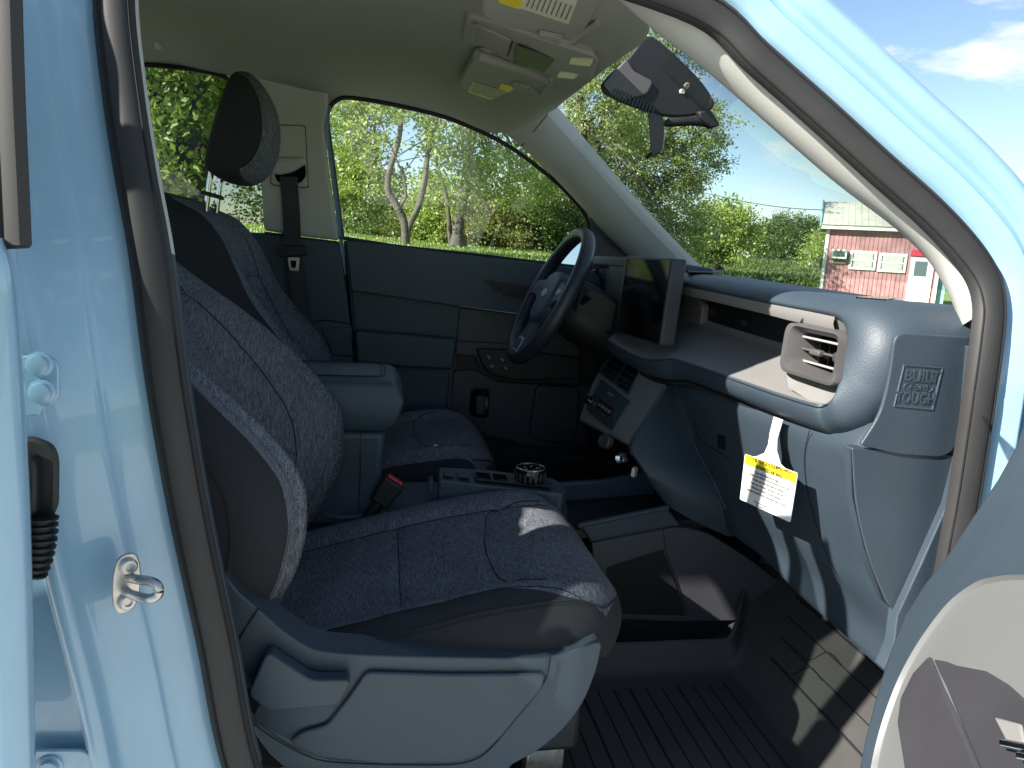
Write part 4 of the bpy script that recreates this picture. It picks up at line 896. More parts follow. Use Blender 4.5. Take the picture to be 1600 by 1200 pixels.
# far outside mirror
mirr = empty('wing_mirror', parent=TRUCK)
mn = np.array([-.95, -.28, .14]); mn /= np.linalg.norm(mn); mp0 = U(895, 392, y=.93)
mo = round_poly([UP(a, b, mp0, mn) for a, b in [(896, 357), (924, 357), (932, 372), (928, 427), (860, 423), (865, 398), (880, 372)]], .012)
prism('mirror_housing', mo, -mn * .07, M['black'], mirr, bevel=.008, bseg=3)
mi = round_poly([UP(a, b, mp0 + mn * .0005, mn) for a, b in [(898, 362), (921, 362), (928, 376), (924, 422), (867, 418), (871, 398), (884, 376)]], .010)
prism('mirror_glass', mi, mn * .0015, M['chrome'], mirr, bevel=0)
tube('mirror_stem', [mp0 - mn * .05 + np.array([0, 0, -.03]), mp0 - mn * .03 + np.array([.02, -.10, -.06]), mp0 + np.array([.04, -.19, -.07])], .018, M['black'], mirr, seg=10)

# ================================================================== CEILING
CEIL = TRUCK
def cz_(x, y): return hl_point(x, y)[2]
def flat(pts, z): return [U(a, b, z=z) for a, b in pts]
# driver visor
dv = prism('sun_visor', round_poly(flat([(746, 84), (862, 123), (842, 152), (808, 175), (760, 166), (716, 132)], 1.618), .03), (0, 0, .016), M['visor'], CEIL, bevel=.006, bseg=3)
tube('visor_edge', cr(flat([(745, 86), (800, 103), (858, 124)], 1.618), 4), .011, M['visor'], dv, seg=10)
prism('visor_label', flat([(740, 128), (809, 150), (799, 166), (731, 144)], 1.6172), (0, 0, .001), M['label'], dv, bevel=0)
prism('visor_label', flat([(784, 131), (817, 141), (811, 150), (779, 140)], 1.6172), (0, 0, .001), M['yellow'], dv, bevel=0)
for i in range(7):
    t = (i + .5) / 7; a = np.array([731, 144.]) + np.array([9, -16]) * t + (3, -.5); b = a + np.array([40, 12.8]) * (1.45 if i % 3 else 1.2)
    w_ = np.array([.35, -.7]); prism('label_line', flat([a, b, b + w_, a + w_], 1.6166), (0, 0, .0004), M['ink'], dv, bevel=0)
prism('visor_clip', round_poly(flat([(801, 127), (829, 134), (822, 140), (800, 134)], 1.6165), .003), (0, 0, -.006), M['visor'], dv, bevel=.002)
# passenger visor, nearer
pv = prism('sun_visor', round_poly(flat([(752, -40), (751, 24), (770, 37), (900, 69), (914, 50), (944, 0), (960, -40)], 1.604), .02), (0, 0, .016), M['visor'], CEIL, bevel=.006, bseg=3)
prism('visor_label', flat([(778, -20), (780, 2), (888, 38), (905, -6)], 1.6032), (0, 0, .001), M['label'], pv, bevel=0)
prism('visor_label', flat([(777, -20), (779, 4), (812, 15), (820, -14)], 1.6026), (0, 0, .0005), M['yellow'], pv, bevel=0)
for i in range(9):
    a = np.array([822 + i * 7.6, 11 + i * 2.5]); b = a + (9, -22); prism('label_line', flat([a, a + (1.6, .5), b + (1.6, .5), b], 1.6020), (0, 0, .0004), M['ink'], pv, bevel=0)
prism('visor_clip', round_poly(flat([(843, 46), (880, 54), (873, 62), (842, 52)], 1.603), .003), (0, 0, -.008), M['visor'], pv, bevel=.003)
tube('visor_hinge', flat([(875, 60), (895, 64), (915, 47), (935, 35)], 1.606), [.006, .007, .007, .006], M['visor'], pv, seg=8)
tube('visor_hinge', flat([(826, 139), (846, 146), (862, 124)], 1.612), [.004, .005, .005], M['visor'], dv, seg=8)
# overhead console, following the headliner
def onhl(px, py, off):
    z = 1.64
    for _ in range(14): p = U(px, py, z=z); z = .5 * z + .5 * (hl_point(p[0], p[1])[2] - off)
    return U(px, py, z=z)
def ohl(name, pts, off, h, m, par, r=.003, bev=.0008): return prism(name, round_poly([onhl(a, b, off) for a, b in pts], r), (0, 0, h), M[m], par, bevel=bev)
oc = ohl('overhead_console', [(728, 26), (780, 38), (845, 62), (930, 88), (938, 100), (925, 124), (885, 127), (800, 97), (721, 66)], .010, .03, 'visor', CEIL, .012, .005)
ohl('console_door', [(731, 34), (798, 64), (790, 91), (728, 64)], .0125, .004, 'visor', oc); ohl('console_latch', [(735, 37), (747, 42), (741, 69), (731, 65)], .0145, .004, 'visor', oc)
tube('console_gap', [onhl(801, 65, .0125), onhl(796, 80, .0125), onhl(790, 94, .0125)], .0012, M['seam'], oc, seg=5)
ohl('console_recess', [(808, 71), (868, 92), (850, 114), (802, 98)], .0115, .002, 'plum', oc)
ohl('map_lamp', [(893, 91), (927, 94), (922, 104), (889, 100)], .0135, .005, 'lamp', oc); ohl('map_lamp', [(874, 114), (906, 118), (900, 124), (870, 121)], .0135, .005, 'lamp', oc)
# grab handle, microphone grille
gx = [U(222, 42, y=.50), U(232, 46, y=.48), U(243, 58, y=.48), U(249, 74, y=.50)]
tube('grab_handle', cr(gx, 5), .010, M['trim'], CEIL, seg=10)
mg = U(790, 190, y=lambda x, z: yf(x, z) - .058)
gn = np.array([-.25, -.55, -.8])
lathe('speaker_ring', [(.017, -.006), (.017, .003), (.0145, .004), (.0145, .001)], mg, gn, M['trim'], CEIL, seg=24, cap=False)
lathe('speaker_mesh', [(.0145, -.001), (.0145, .0015), (0, .0025)], mg, gn, M['plum'], CEIL, seg=24)
# mirror, camera housing
mh = empty('mirror_assembly', parent=TRUCK)
def mz(pts, z): return [U(a, b, z=z) for a, b in pts]
cam_h = [(983, 88), (1010, 56), (1040, 72), (1088, 118), (1112, 150), (1116, 166), (1100, 178), (1062, 183), (1030, 180), (1000, 170), (960, 154), (938, 133)]
top_h = [U(a, b, y=-.09) for a, b in cam_h]
hs = prism('camera_housing', cr(top_h, 3, closed=True), (.02, .07, .012), M['black'], mh, bevel=.012, bseg=4)
prism('housing_cover', round_poly([U(a, b, y=-.091) for a, b in [(940, 132), (978, 92), (990, 112), (1020, 128), (1010, 148), (975, 158), (955, 150)]], .008), (0, -.006, 0), M['ventgrey'], hs, bevel=.003)
for i in range(13):
    a0 = np.array([960 + i * 5.2, 138 + i * 2.1]); b0 = a0 + (-5, 13)
    prism('housing_slot', [U(*p, y=-.0978) for p in (a0, a0 + (2.2, .9), b0 + (2.2, .9), b0)], (0, -.0012, 0), M['gloss'], hs, bevel=0)
lathe('camera_lens', [(.005, -.01), (.005, .002), (.004, .003), (0, .0025)], U(1066, 143, y=-.092), (.2, -1, -.1), M['lamp'], hs, seg=16)
tube('mirror_arm', [U(1036, 194, y=-.09), U(1046, 191, y=-.09), U(1080, 189, y=-.09), U(1096, 190, y=-.09), U(1110, 192, y=-.09)], [.004, .009, .009, .010, .010], M['black'], mh, seg=12)
prism('mirror_mount', [U(a, b, y=-.085) for a, b in [(1085, 176), (1105, 174), (1120, 198), (1105, 203), (1088, 188)]], (0, -.02, 0), M['black'], mh, bevel=.004)
mm_ = [U(a, b, y=-.17) for a, b in [(1013, 178), (1026, 177), (1036, 185), (1038, 205), (1034, 236), (1018, 240), (1015, 210)]]
prism('mirror_shell', cr(mm_, 4, closed=True), (.080, .21, .030), M['gloss'], mh, bevel=.008, bseg=3)
tube('mirror_tab', UL([(1028, 236), (1018, 240), (1010, 247)], y=-.12), .004, M['black'], mh, seg=8)
# ================================================================== FLOOR MAT (a thing of its own) and footwell
zf = .405
toe = lambda x: zf + max(0, x - .735) * .85
MAT = empty('floor_mat', 'black rubber tray mat with long grooves in the passenger footwell', 'floor mat', loc=(.5, -.45, zf))
def mv(*p): return np.array(p) - np.array((.5, -.45, zf))
G = []
for x in np.r_[np.linspace(.16, .70, 10), np.linspace(.715, .77, 6), np.linspace(.80, .985, 6)]:
    row = []
    z0 = toe(x) if x > .77 else zf + .85 * max(0, x - .735) 
    ye = -.215 if x < .74 else -.215 + .14 * sstep(.73, .86, x)
    hgt = .055 if x < .95 else .03
    for y, dz in ((ye, hgt - .004), (ye - .006, hgt), (ye - .014, hgt - .004), (ye - .030, .012), (ye - .042, .004), (ye - .06, 0), (-.40, 0), (-.50, 0), (-.60, 0), (-.66, .0), (-.675, .004), (-.69, .03)):
        row.append(mv(x, y, z0 + dz + .012))
    G.append(row)
grid('mat_tray', G, M['mat'], MAT, sharp=50, solid=.006)
for k in range(24):                    # cross grooves, turned up the toe board
    x = .20 + k * .033; z0 = toe(x) + .0125
    if .715 < x < .765: continue
    ya = -.300 + (.10 * float(sstep(.78, .9, x)))
    tube('mat_groove', [mv(x, ya, z0), mv(x, ya - .1, z0), mv(x, -.5, z0), mv(x, -.655, z0)], .0016 if k % 3 else .0026, M['seam'], MAT, seg=5)
for x in (.795, .83): tube('mat_bead', cr([mv(x, -.30, toe(x) + .013), mv(x + .004, -.36, toe(x) + .014), mv(x + .03, -.375, toe(x + .03) + .014), mv(x + .03, -.42, toe(x + .03) + .014)], 4), .0016, M['seam'], MAT, seg=5)
prism('toe_board', [np.array(p) for p in ((.72, -.72, .385), (1.2, -.72, .80), (1.2, .72, .80), (.72, .72, .385))], (0, 0, -.03), M['carpet'], TRUCK, bevel=0)
rbox('tunnel', (.45, 0, .48), (1.5, .24, .20), M['carpet'], TRUCK, bevel=.03)
# ================================================================== AIRBAG TAG (hangs from the glovebox edge)
TAG = empty('airbag_tag', 'white hanging paper tag with a yellow warning band on the glovebox', 'tag', loc=tuple(U(1200, 760, x=.61)))
tl_ = np.array(TAG.location)
xt = lambda y, z: .618 + (.98 - z) * .05
strap = [(1209, 652), (1222, 655), (1213, 700), (1217, 722), (1228, 734), (1245, 740), (1243, 752), (1165, 722), (1168, 711), (1190, 712), (1200, 703), (1203, 685), (1204, 668)]
prism('card', [p - tl_ for p in round_poly(UL([(1164, 709), (1246, 739), (1234, 816), (1156, 780)], x=xt), .004)], (.0012, 0, 0), M['white'], TAG, bevel=0)
prism('strap', [p - tl_ for p in UL([(1209, 651), (1223, 656), (1214, 685), (1213, 705), (1219, 725), (1233, 738), (1246, 743), (1165, 714), (1182, 713), (1194, 708), (1200, 695), (1203, 675)], x=lambda y, z: xt(y, z) + .0014)], (.0012, 0, 0), M['white'], TAG, bevel=0)
prism('band', [p - tl_ for p in UL([(1165, 709.5), (1245.5, 739.5), (1243, 755), (1163, 724)], x=lambda y, z: xt(y, z) - .0004)], (.0003, 0, 0), M['yellow'], TAG, bevel=0)
ex_ = U(1240, 760, x=xt) - U(1170, 733, x=xt); ey_ = U(1200, 715, x=xt) - U(1193, 790, x=xt)
def tl(b, px, py, size, m='ink', st_=1): return text('printed_text', b, U(px, py, x=lambda y, z: xt(y, z) - .0009) - tl_, ex_, ey_, size, M[m], TAG, depth=.0001, stretch=st_, bold=.0001)
tl('THIS VEHICLE IS EQUIPPED WITH', 1204.5, 728, .0082, 'seam', 1.0); tl('ADVANCED AIR BAGS', 1201, 737, .0085, 'seam')
tl('Even with advanced air bags', 1198, 745, .0065)
for i, s_ in enumerate(('Children can be killed or seriously injured by the air bag', 'The back seat is the safest place for children', 'Never put a rear-facing child seat in the front', 'Always use seat belts and child restraints', 'See owner manual for more information about air bags')):
    tl(s_, 1200 - i * 1.2, 751.5 + i * 6.2, .0056)
tl('Do not remove this tag', 1189, 788, .0045); tl('before delivery', 1187, 792, .0045)

# ================================================================== OPEN PASSENGER DOOR
PD = empty('passenger_door', parent=TRUCK); PD['label'] = 'open front passenger door, navy trim with silver pull cup'
oa = R_(66); de = np.array([-math.cos(oa), -math.sin(oa), 0]); Hn = U(1600, 642, y=-.865); Hb = U(1340, 1200, y=-.885)
dn = np.cross(de, Hb - Hn); dn /= np.linalg.norm(dn); dn = dn if dn @ (CAM - Hn) > 0 else -dn      # trim leans inboard towards the map pocket
def DP(pts, off): return [UP(a, b, Hn + dn * off, dn) for a, b in pts]
tr_o = [(1660, 590), (1622, 612), (1600, 642), (1580, 700), (1555, 745), (1515, 805), (1480, 858), (1440, 910), (1410, 958), (1385, 1020), (1365, 1085), (1348, 1150), (1335, 1215), (1325, 1320), (1900, 1320), (1900, 590)]
prism('door_trim', DP(tr_o, .0), -dn * .04, M['navy'], PD, bevel=.012, bseg=4)
prism('door_skin', [p - dn * .045 for p in DP(tr_o, .0)], -dn * .075, M['paint'], PD, bevel=.015, bseg=4)
cup = [(1760, 940), (1660, 905), (1600, 900), (1560, 904), (1530, 914), (1490, 944), (1450, 995), (1420, 1045), (1400, 1090), (1380, 1150), (1366, 1215), (1360, 1300), (1760, 1300)]
cu_o = cr(DP(cup, .001), 5, closed=True); cm = np.mean(cu_o, axis=0)
cu_i = [p + (cm - p) * .028 + dn * .004 for p in cu_o]; cu_j = [p + (cm - p) * .05 + dn * .0015 for p in cu_o]; cu_k = [p + (cm - p) * .25 + dn * .0012 for p in cu_o]
grid('pull_cup_rim', [cu_o, [p * .5 + q * .5 + dn * .004 for p, q in zip(cu_o, cu_i)], cu_i, cu_j], M['silver'], PD, cv=True, sharp=60)
grid('pull_cup', [cu_j, cu_k, [p + (cm - p) * .6 + dn * .0015 for p in cu_o], [p + (cm - p) * .98 + dn * .003 for p in cu_o]], M['silver'], PD, cv=True, sharp=90)
w1 = DP([(1450, 1023), (1425, 1050), (1405, 1090), (1400, 1130), (1408, 1180), (1425, 1300), (1570, 1300), (1530, 1205), (1490, 1110)], .006)
prism('grab_bezel', w1, -dn * .02, M['plum'], PD, bevel=.004, bseg=3)
w2 = DP([(1456, 1028), (1500, 1036), (1540, 1046), (1575, 1068), (1610, 1100), (1700, 1160), (1700, 1300), (1590, 1300), (1532, 1205), (1492, 1110)], .004)
prism('grab_face', w2, -dn * .02, M['plum'], PD, bevel=.003)
prism('switch_plate', DP([(1551, 1119), (1593, 1130), (1600, 1160), (1572, 1160)], .0065), -dn * .004, M['stone'], PD, bevel=.002)
for q in ([(1568, 1161), (1640, 1176)], [(1594, 1181), (1650, 1192)]): tube('chrome_bar', DP(q, .012), .0035, M['chrome'], PD, seg=10)

# ================================================================== STRIKER, REAR DOOR EDGE, HINGE
def BJ(px, py, d): return U(px, py, y=d)
sk = empty('door_striker', parent=TRUCK)
sn = np.array([.62, -.78, 0]); sn /= np.linalg.norm(sn); c0 = U(196, 910, y=-.800)
st_u = np.array([.78, .62, 0]); st_u = np.array([sn[1] * -1, sn[0], 0]) ; up_ = np.array([.06, 0, 1.]); 
pl = [c0 + st_u * a * .0135 + up_ * b * .032 for a, b in [(math.copysign(abs(math.cos(t)) ** .7, math.cos(t)), math.copysign(abs(math.sin(t)) ** .8, math.sin(t))) for t in np.linspace(0, 2 * math.pi, 28, endpoint=False)]]
prism('striker_plate', pl, sn * .004, M['steel'], sk, bevel=.0012)
for b in (-.019, .019):
    lathe('striker_bolt', [(.0085, 0), (.0085, .004), (.007, .0055), (.004, .0055), (.0035, .003), (0, .003)], c0 + up_ * b + sn * .004, sn, M['steel'], sk, seg=20)
arm = [c0 + sn * .002 + np.array([.002, 0, .006]), c0 + sn * .012 + np.array([.006, 0, .0075]), c0 + np.array([.030, -.016, .0075]), c0 + np.array([.0365, -.020, .004]), c0 + np.array([.0365, -.021, -.004]), c0 + np.array([.028, -.022, -.0075]), c0 + sn * .014 + np.array([.0, 0, -.008]), c0 + sn * .002 + np.array([-.002, 0, -.008])]
tube('striker_loop', cr(arm, 5), .0048, M['steel'], sk, seg=10)
# rear door, ajar: its leading edge at the frame's left
RD = empty('rear_passenger_door', parent=TRUCK); RD['label'] = 'light blue rear door standing ajar'
ry = -.895
ed = [(4, 372), (20, 430), (30, 520), (38, 640), (46, 800), (50, 950), (53, 1100), (55, 1230), (55, 1330)]
e_a = cr(UL(ed, y=ry), 5); ex1 = np.array([-.012, -.012, 0]); ex2 = np.array([-.05, -.02, 0]); ex3 = np.array([-.95, -.09, 0])
grid('door_skin', [[p + np.array([-.02, .05, 0]), p + np.array([-.004, .012, 0]), p, p + np.array([-.004, -.008, 0]), p + ex1 * 1.4, p + ex2, p + ex2 * 1.6, p + ex3] for p in e_a], M['paint'], RD, sharp=60, sub=1)
fr_e = cr(UL([(28, -215), (33, -60), (36, 60), (40, 180), (45, 290), (49, 384)], y=ry + .01), 4)
grid('window_frame', [[p + np.array([-.03, .05, 0]), p + np.array([-.002, .006, 0]), p, p + np.array([-.006, -.006, 0]), p + np.array([-.016, -.006, 0]), p + np.array([-.020, -.003, 0]), p + np.array([-.023, -.007, 0]), p + np.array([-.06, -.012, 0]), p + np.array([-.20, -.026, 0])] for p in fr_e], M['rubber'], RD, sharp=40)
prism('frame_foot', UL([(-30, 360), (49, 384), (48, 388), (-30, 392)], y=ry + .01), (-.03, .03, 0), M['rubber'], RD, bevel=.002)
# hinge with two bolts, wiring boot, lower check plate on the B-pillar recess
hy = -.812
hg = empty('door_hinge', parent=TRUCK)
prism('hinge_leaf', round_poly(UL([(30, 556), (75, 551), (95, 566), (96, 618), (84, 632), (68, 634), (66, 648), (30, 650)], y=hy), .006), (0, -.005, 0), M['paint'], hg, bevel=.002)
for a, b in ((62, 569), (66, 612)):
    lathe('hinge_bolt', [(.012, 0), (.012, .002), (.0095, .003), (.009, .009), (.007, .010), (0, .010)], U(a, b, y=hy - .005), (0.1, -1, 0), M['paint'], hg, seg=12)
prism('boot_plate', round_poly(UL([(20, 680), (60, 680), (88, 692), (96, 715), (95, 790), (80, 812), (20, 815)], y=hy), .012), (0, -.008, 0), M['rubber'], TRUCK, bevel=.004)
prism('boot_block', round_poly(UL([(25, 705), (65, 708), (70, 725), (68, 800), (25, 805)], y=hy - .008), .008), (0, -.018, 0), M['black'], TRUCK, bevel=.004)
bt = [U(62, 808, y=hy - .02), U(60, 840, y=hy - .022), U(54, 870, y=hy - .024), U(45, 895, y=hy - .026)]
bt = resample(cr(bt, 8), 34); tube('wiring_boot', bt, [.012 + (.004 if k % 4 < 2 else 0) for k in range(34)], M['black'], TRUCK, seg=12)
prism('check_plate', round_poly(UL([(30, 1168), (130, 1168), (150, 1180), (156, 1230), (30, 1230)], y=hy + .01), .006), (0, -.004, 0), M['paint'], hg, bevel=.002)
lathe('hinge_bolt', [(.013, 0), (.013, .002), (.010, .003), (.009, .008), (0, .009)], U(78, 1197, y=hy + .006), (0.1, -1, 0), M['paint'], hg, seg=12)
# rear door window (privacy glass) and frame behind the B-pillar; unseen passenger belt added to narrow the sun gap
rg_ = [np.array(p) for p in ((-.36, -.905, 1.20), (-.36, -.79, 1.585), (-1.05, -.87, 1.585), (-1.12, -.985, 1.20))]
mesh('window_glass', rg_, [(0, 1, 2, 3)], M['tint'], RD, smooth=False)
tube('upper_frame', [rg_[1] + np.array([.02, 0, 0]), rg_[2]], .022, M['rubber'], RD, seg=8)
pb_ = cr([np.array(p) for p in ((-.315, -.595, 1.42), (-.318, -.600, 1.25), (-.31, -.615, 1.0), (-.29, -.63, .75), (-.27, -.65, .50))], 6)
sweep('belt_webbing', pb_, [(-.023, .0008), (-.023, -.0008), (.023, -.0008), (.023, .0008)], M['belt'], TRUCK, up=(0, 1, 0), cprof=True, sharp=20)

# ================================================================== OUTSIDE
def gz(x, y):
    d = math.hypot(x, y)
    r = (1.13 * sstep(2.5, 12, y) + .010 * max(0, min(y, 60) - 14) + .42 * sstep(8, -4, x) * sstep(17, 34, y)) * (1 - sstep(.30, .46, x / (max(y, 0) + 2)))
    return r + 1.9 * sstep(45, 150, d) * sstep(6, 17, x) * sstep(0, 20, y) + .25 * sstep(20, 60, d) * sstep(17, 6, x) * 0
def at(px, d):
    v = ray(px, 390); v = v / math.hypot(v[0], v[1]); x, y = CAM[0] + v[0] * d, CAM[1] + v[1] * d
    return np.array([x, y, gz(x, y)])
def PD_(px, py, d):
    """pixel at horizontal distance d"""
    v = ray(px, py); return CAM + v / math.hypot(v[0], v[1]) * d
def grass_mat():
    m = bpy.data.materials.new('lawn_grass'); m.use_nodes = True; nt = m.node_tree; b = nt.nodes['Principled BSDF']; b.inputs['Roughness'].default_value = .9
    t = nt.nodes.new('ShaderNodeTexCoord'); n1 = nt.nodes.new('ShaderNodeTexNoise'); n1.inputs['Scale'].default_value = .6; n1.inputs['Detail'].default_value = 8
    n2 = nt.nodes.new('ShaderNodeTexNoise'); n2.inputs['Scale'].default_value = 22; n2.inputs['Detail'].default_value = 4
    mxx = nt.nodes.new('ShaderNodeMath'); mxx.operation = 'ADD'
    for n in (n1, n2): nt.links.new(t.outputs['Object'], n.inputs['Vector'])
    nt.links.new(n1.outputs['Fac'], mxx.inputs[0]); nt.links.new(n2.outputs['Fac'], mxx.inputs[1])
    r = nt.nodes.new('ShaderNodeValToRGB'); h = nt.nodes.new('ShaderNodeMath'); h.operation = 'MULTIPLY'; h.inputs[1].default_value = .5
    nt.links.new(mxx.outputs[0], h.inputs[0]); nt.links.new(h.outputs[0], r.inputs['Fac'])
    e = r.color_ramp.elements; e[0].position = .36; e[0].color = (.06, .12, .02, 1); e[1].position = .66; e[1].color = (.24, .34, .06, 1)
    nt.links.new(r.outputs['Color'], b.inputs['Base Color'])
    bp = nt.nodes.new('ShaderNodeBump'); bp.inputs['Strength'].default_value = .6; bp.inputs['Distance'].default_value = .05
    nt.links.new(n2.outputs['Fac'], bp.inputs['Height']); nt.links.new(bp.outputs['Normal'], b.inputs['Normal'])
    return m
M['grass'] = grass_mat()
M['bounce_ground'] = mat('bounce_concrete', (.52, .51, .48), .95, bump=(40, .8, .02), var=(3, .15))  # unseen drive surface, kept pale to bounce light into the cab
M['bark'] = mat('grey_bark', (.10, .09, .077), .95, bump=(14, .9, .03), var=(3, .35))
M['barkdark'] = mat('brown_bark', (.07, .06, .05), .95, bump=(14, .9, .03), var=(3, .35))
def leafmat(name, c0, c1, tr=.45):
    m = bpy.data.materials.new(name); m.use_nodes = True; nt = m.node_tree; nt.nodes.remove(nt.nodes['Principled BSDF']); out = nt.nodes['Material Output']
    g = nt.nodes.new('ShaderNodeNewGeometry'); r = nt.nodes.new('ShaderNodeValToRGB'); t = nt.nodes.new('ShaderNodeTexCoord')
    n = nt.nodes.new('ShaderNodeTexNoise'); n.inputs['Scale'].default_value = .9; n.inputs['Detail'].default_value = 3
    nt.links.new(t.outputs['Object'], n.inputs['Vector'])
    a = nt.nodes.new('ShaderNodeMath'); a.operation = 'MULTIPLY_ADD'; a.inputs[1].default_value = .4; nt.links.new(g.outputs['Random Per Island'], a.inputs[0])
    s = nt.nodes.new('ShaderNodeMath'); s.operation = 'MULTIPLY'; s.inputs[1].default_value = .6; nt.links.new(n.outputs['Fac'], s.inputs[0]); nt.links.new(s.outputs[0], a.inputs[2])
    nt.links.new(a.outputs[0], r.inputs['Fac']); e = r.color_ramp.elements; e[0].position = .2; e[0].color = (*c0, 1); e[1].position = .8; e[1].color = (*c1, 1)
    d = nt.nodes.new('ShaderNodeBsdfDiffuse'); tl_ = nt.nodes.new('ShaderNodeBsdfTranslucent'); mx_ = nt.nodes.new('ShaderNodeMixShader'); mx_.inputs[0].default_value = tr
    nt.links.new(r.outputs['Color'], d.inputs['Color']); nt.links.new(r.outputs['Color'], tl_.inputs['Color'])
    gl = nt.nodes.new('ShaderNodeBsdfGlossy'); gl.inputs['Roughness'].default_value = .45; gl.inputs['Color'].default_value = (.6, .6, .6, 1); mg_ = nt.nodes.new('ShaderNodeMixShader'); mg_.inputs[0].default_value = .06
    nt.links.new(d.outputs[0], mx_.inputs[1]); nt.links.new(tl_.outputs[0], mx_.inputs[2]); nt.links.new(mx_.outputs[0], mg_.inputs[1]); nt.links.new(gl.outputs[0], mg_.inputs[2]); nt.links.new(mg_.outputs[0], out.inputs['Surface'])
    return m
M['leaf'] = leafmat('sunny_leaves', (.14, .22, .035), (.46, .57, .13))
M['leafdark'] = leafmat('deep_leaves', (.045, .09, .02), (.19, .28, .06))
M['leafblue'] = leafmat('silvery_leaves', (.13, .19, .06), (.40, .47, .18))
M['leafbush'] = leafmat('bush_leaves', (.085, .115, .026), (.30, .32, .09))
M['crop'] = leafmat('crop_leaves', (.07, .115, .03), (.19, .26, .075))
# ---- ground: one sheet to the horizon, and an unseen pale drive added to bounce light
gs = sorted(set([round(v, 3) for v in np.r_[np.linspace(-60, 100, 65), np.linspace(-1500, -60, 10), np.linspace(100, 1500, 12)]]))
gys = sorted(set([round(v, 3) for v in np.r_[np.linspace(-40, 100, 57), np.linspace(-1500, -40, 10), np.linspace(100, 1500, 12)]]))
tag(grid('ground', [[np.array((x, y, gz(x, y) - .004)) for y in gys] for x in gs], M['grass'], sharp=180), kind='structure')
tag(mesh('bounce_driveway', [(-14, -5.5, .004), (14, -5.5, .004), (14, 2.2, .004), (-14, 2.2, .004)], [(0, 1, 2, 3)], M['bounce_ground'], smooth=False), kind='structure')
def leaves(blobs, n, size, seed, aspect=.55, droop=0., density=None):
    """n leaf quads clustered in twig tufts through ellipsoids (centre, radii)"""
    rg = np.random.default_rng(seed); vol = np.array([b[1][0] * b[1][1] * b[1][2] for b in blobs]) ** .75; vol /= vol.sum()
    V = np.zeros((n * 4, 3)); tuft = 64; k = 0
    while k < n:
        c, r = blobs[rg.choice(len(blobs), p=vol)]
        d = rg.normal(size=3); d /= np.linalg.norm(d); rad = rg.random() ** .42
        p0 = np.array(c) + d * np.array(r) * rad * (0.82 + .36 * mnoise.noise(Vector(d * 2.3 + np.array(c) * .37)))
        out = d * np.array([1, 1, .5]) + np.array([0, 0, .15 - droop]); out /= np.linalg.norm(out)
        L = size * 5.5; m = min(tuft, n - k)
        t = rg.random(m); q = p0 + np.outer(t, out) * L + rg.normal(size=(m, 3)) * size * np.array([1.5, 1.5, .9])
        a = rg.normal(size=(m, 3)) + out * .8 + np.array([0, 0, -droop]); a /= np.linalg.norm(a, axis=1)[:, None]
        u = rg.normal(size=(m, 3)); b = np.cross(a, u); b /= np.linalg.norm(b, axis=1)[:, None]
        s = size * (.6 + .8 * rg.random(m))[:, None]
        V[4 * k:4 * (k + m):4] = q; V[4 * k + 1:4 * (k + m):4] = q + a * s * .5 + b * s * aspect * .5; V[4 * k + 2:4 * (k + m):4] = q + a * s; V[4 * k + 3:4 * (k + m):4] = q + a * s * .5 - b * s * aspect * .5
        k += m
    return V
def quads(name, V, m, parent=None):
    n = len(V) // 4; me = bpy.data.meshes.new(name); me.vertices.add(n * 4); me.vertices.foreach_set('co', np.asarray(V, np.float32).ravel())
    me.loops.add(n * 4); me.loops.foreach_set('vertex_index', np.arange(n * 4, dtype=np.int32)); me.polygons.add(n)
    me.polygons.foreach_set('loop_start', np.arange(0, n * 4, 4, dtype=np.int32)); me.polygons.foreach_set('loop_total', np.full(n, 4, np.int32))
    me.update(calc_edges=True); me.materials.append(m); return link(bpy.data.objects.new(name, me), parent)
def limbs(paths, seg=9):
    V = []; F = []
    for pts, r0, r1 in paths:
        P = cr(pts, 5); n = len(P); P_, T, S, W = frames(P, (.3, .2, .05) if abs((P[-1] - P[0])[2]) > .5 * np.linalg.norm(P[-1] - P[0]) else (0, 0, 1)); b0 = len(V)
        for i in range(n):
            t = i / (n - 1); r = r0 * (1 - t) + r1 * t; r *= 1 + .55 * max(0, 1 - i / 4) if r0 > .12 and P[0][2] < P[-1][2] and pts is paths[0][0] else 1
            for j in range(seg):
                a = 2 * math.pi * j / seg; V.append(P_[i] + r * (1 + .12 * math.sin(3 * a + i)) * (math.cos(a) * S[i] + math.sin(a) * W[i]))
        for i in range(n - 1):
            for j in range(seg): F.append((b0 + i * seg + j, b0 + i * seg + (j + 1) % seg, b0 + (i + 1) * seg + (j + 1) % seg, b0 + (i + 1) * seg + j))
    return V, F
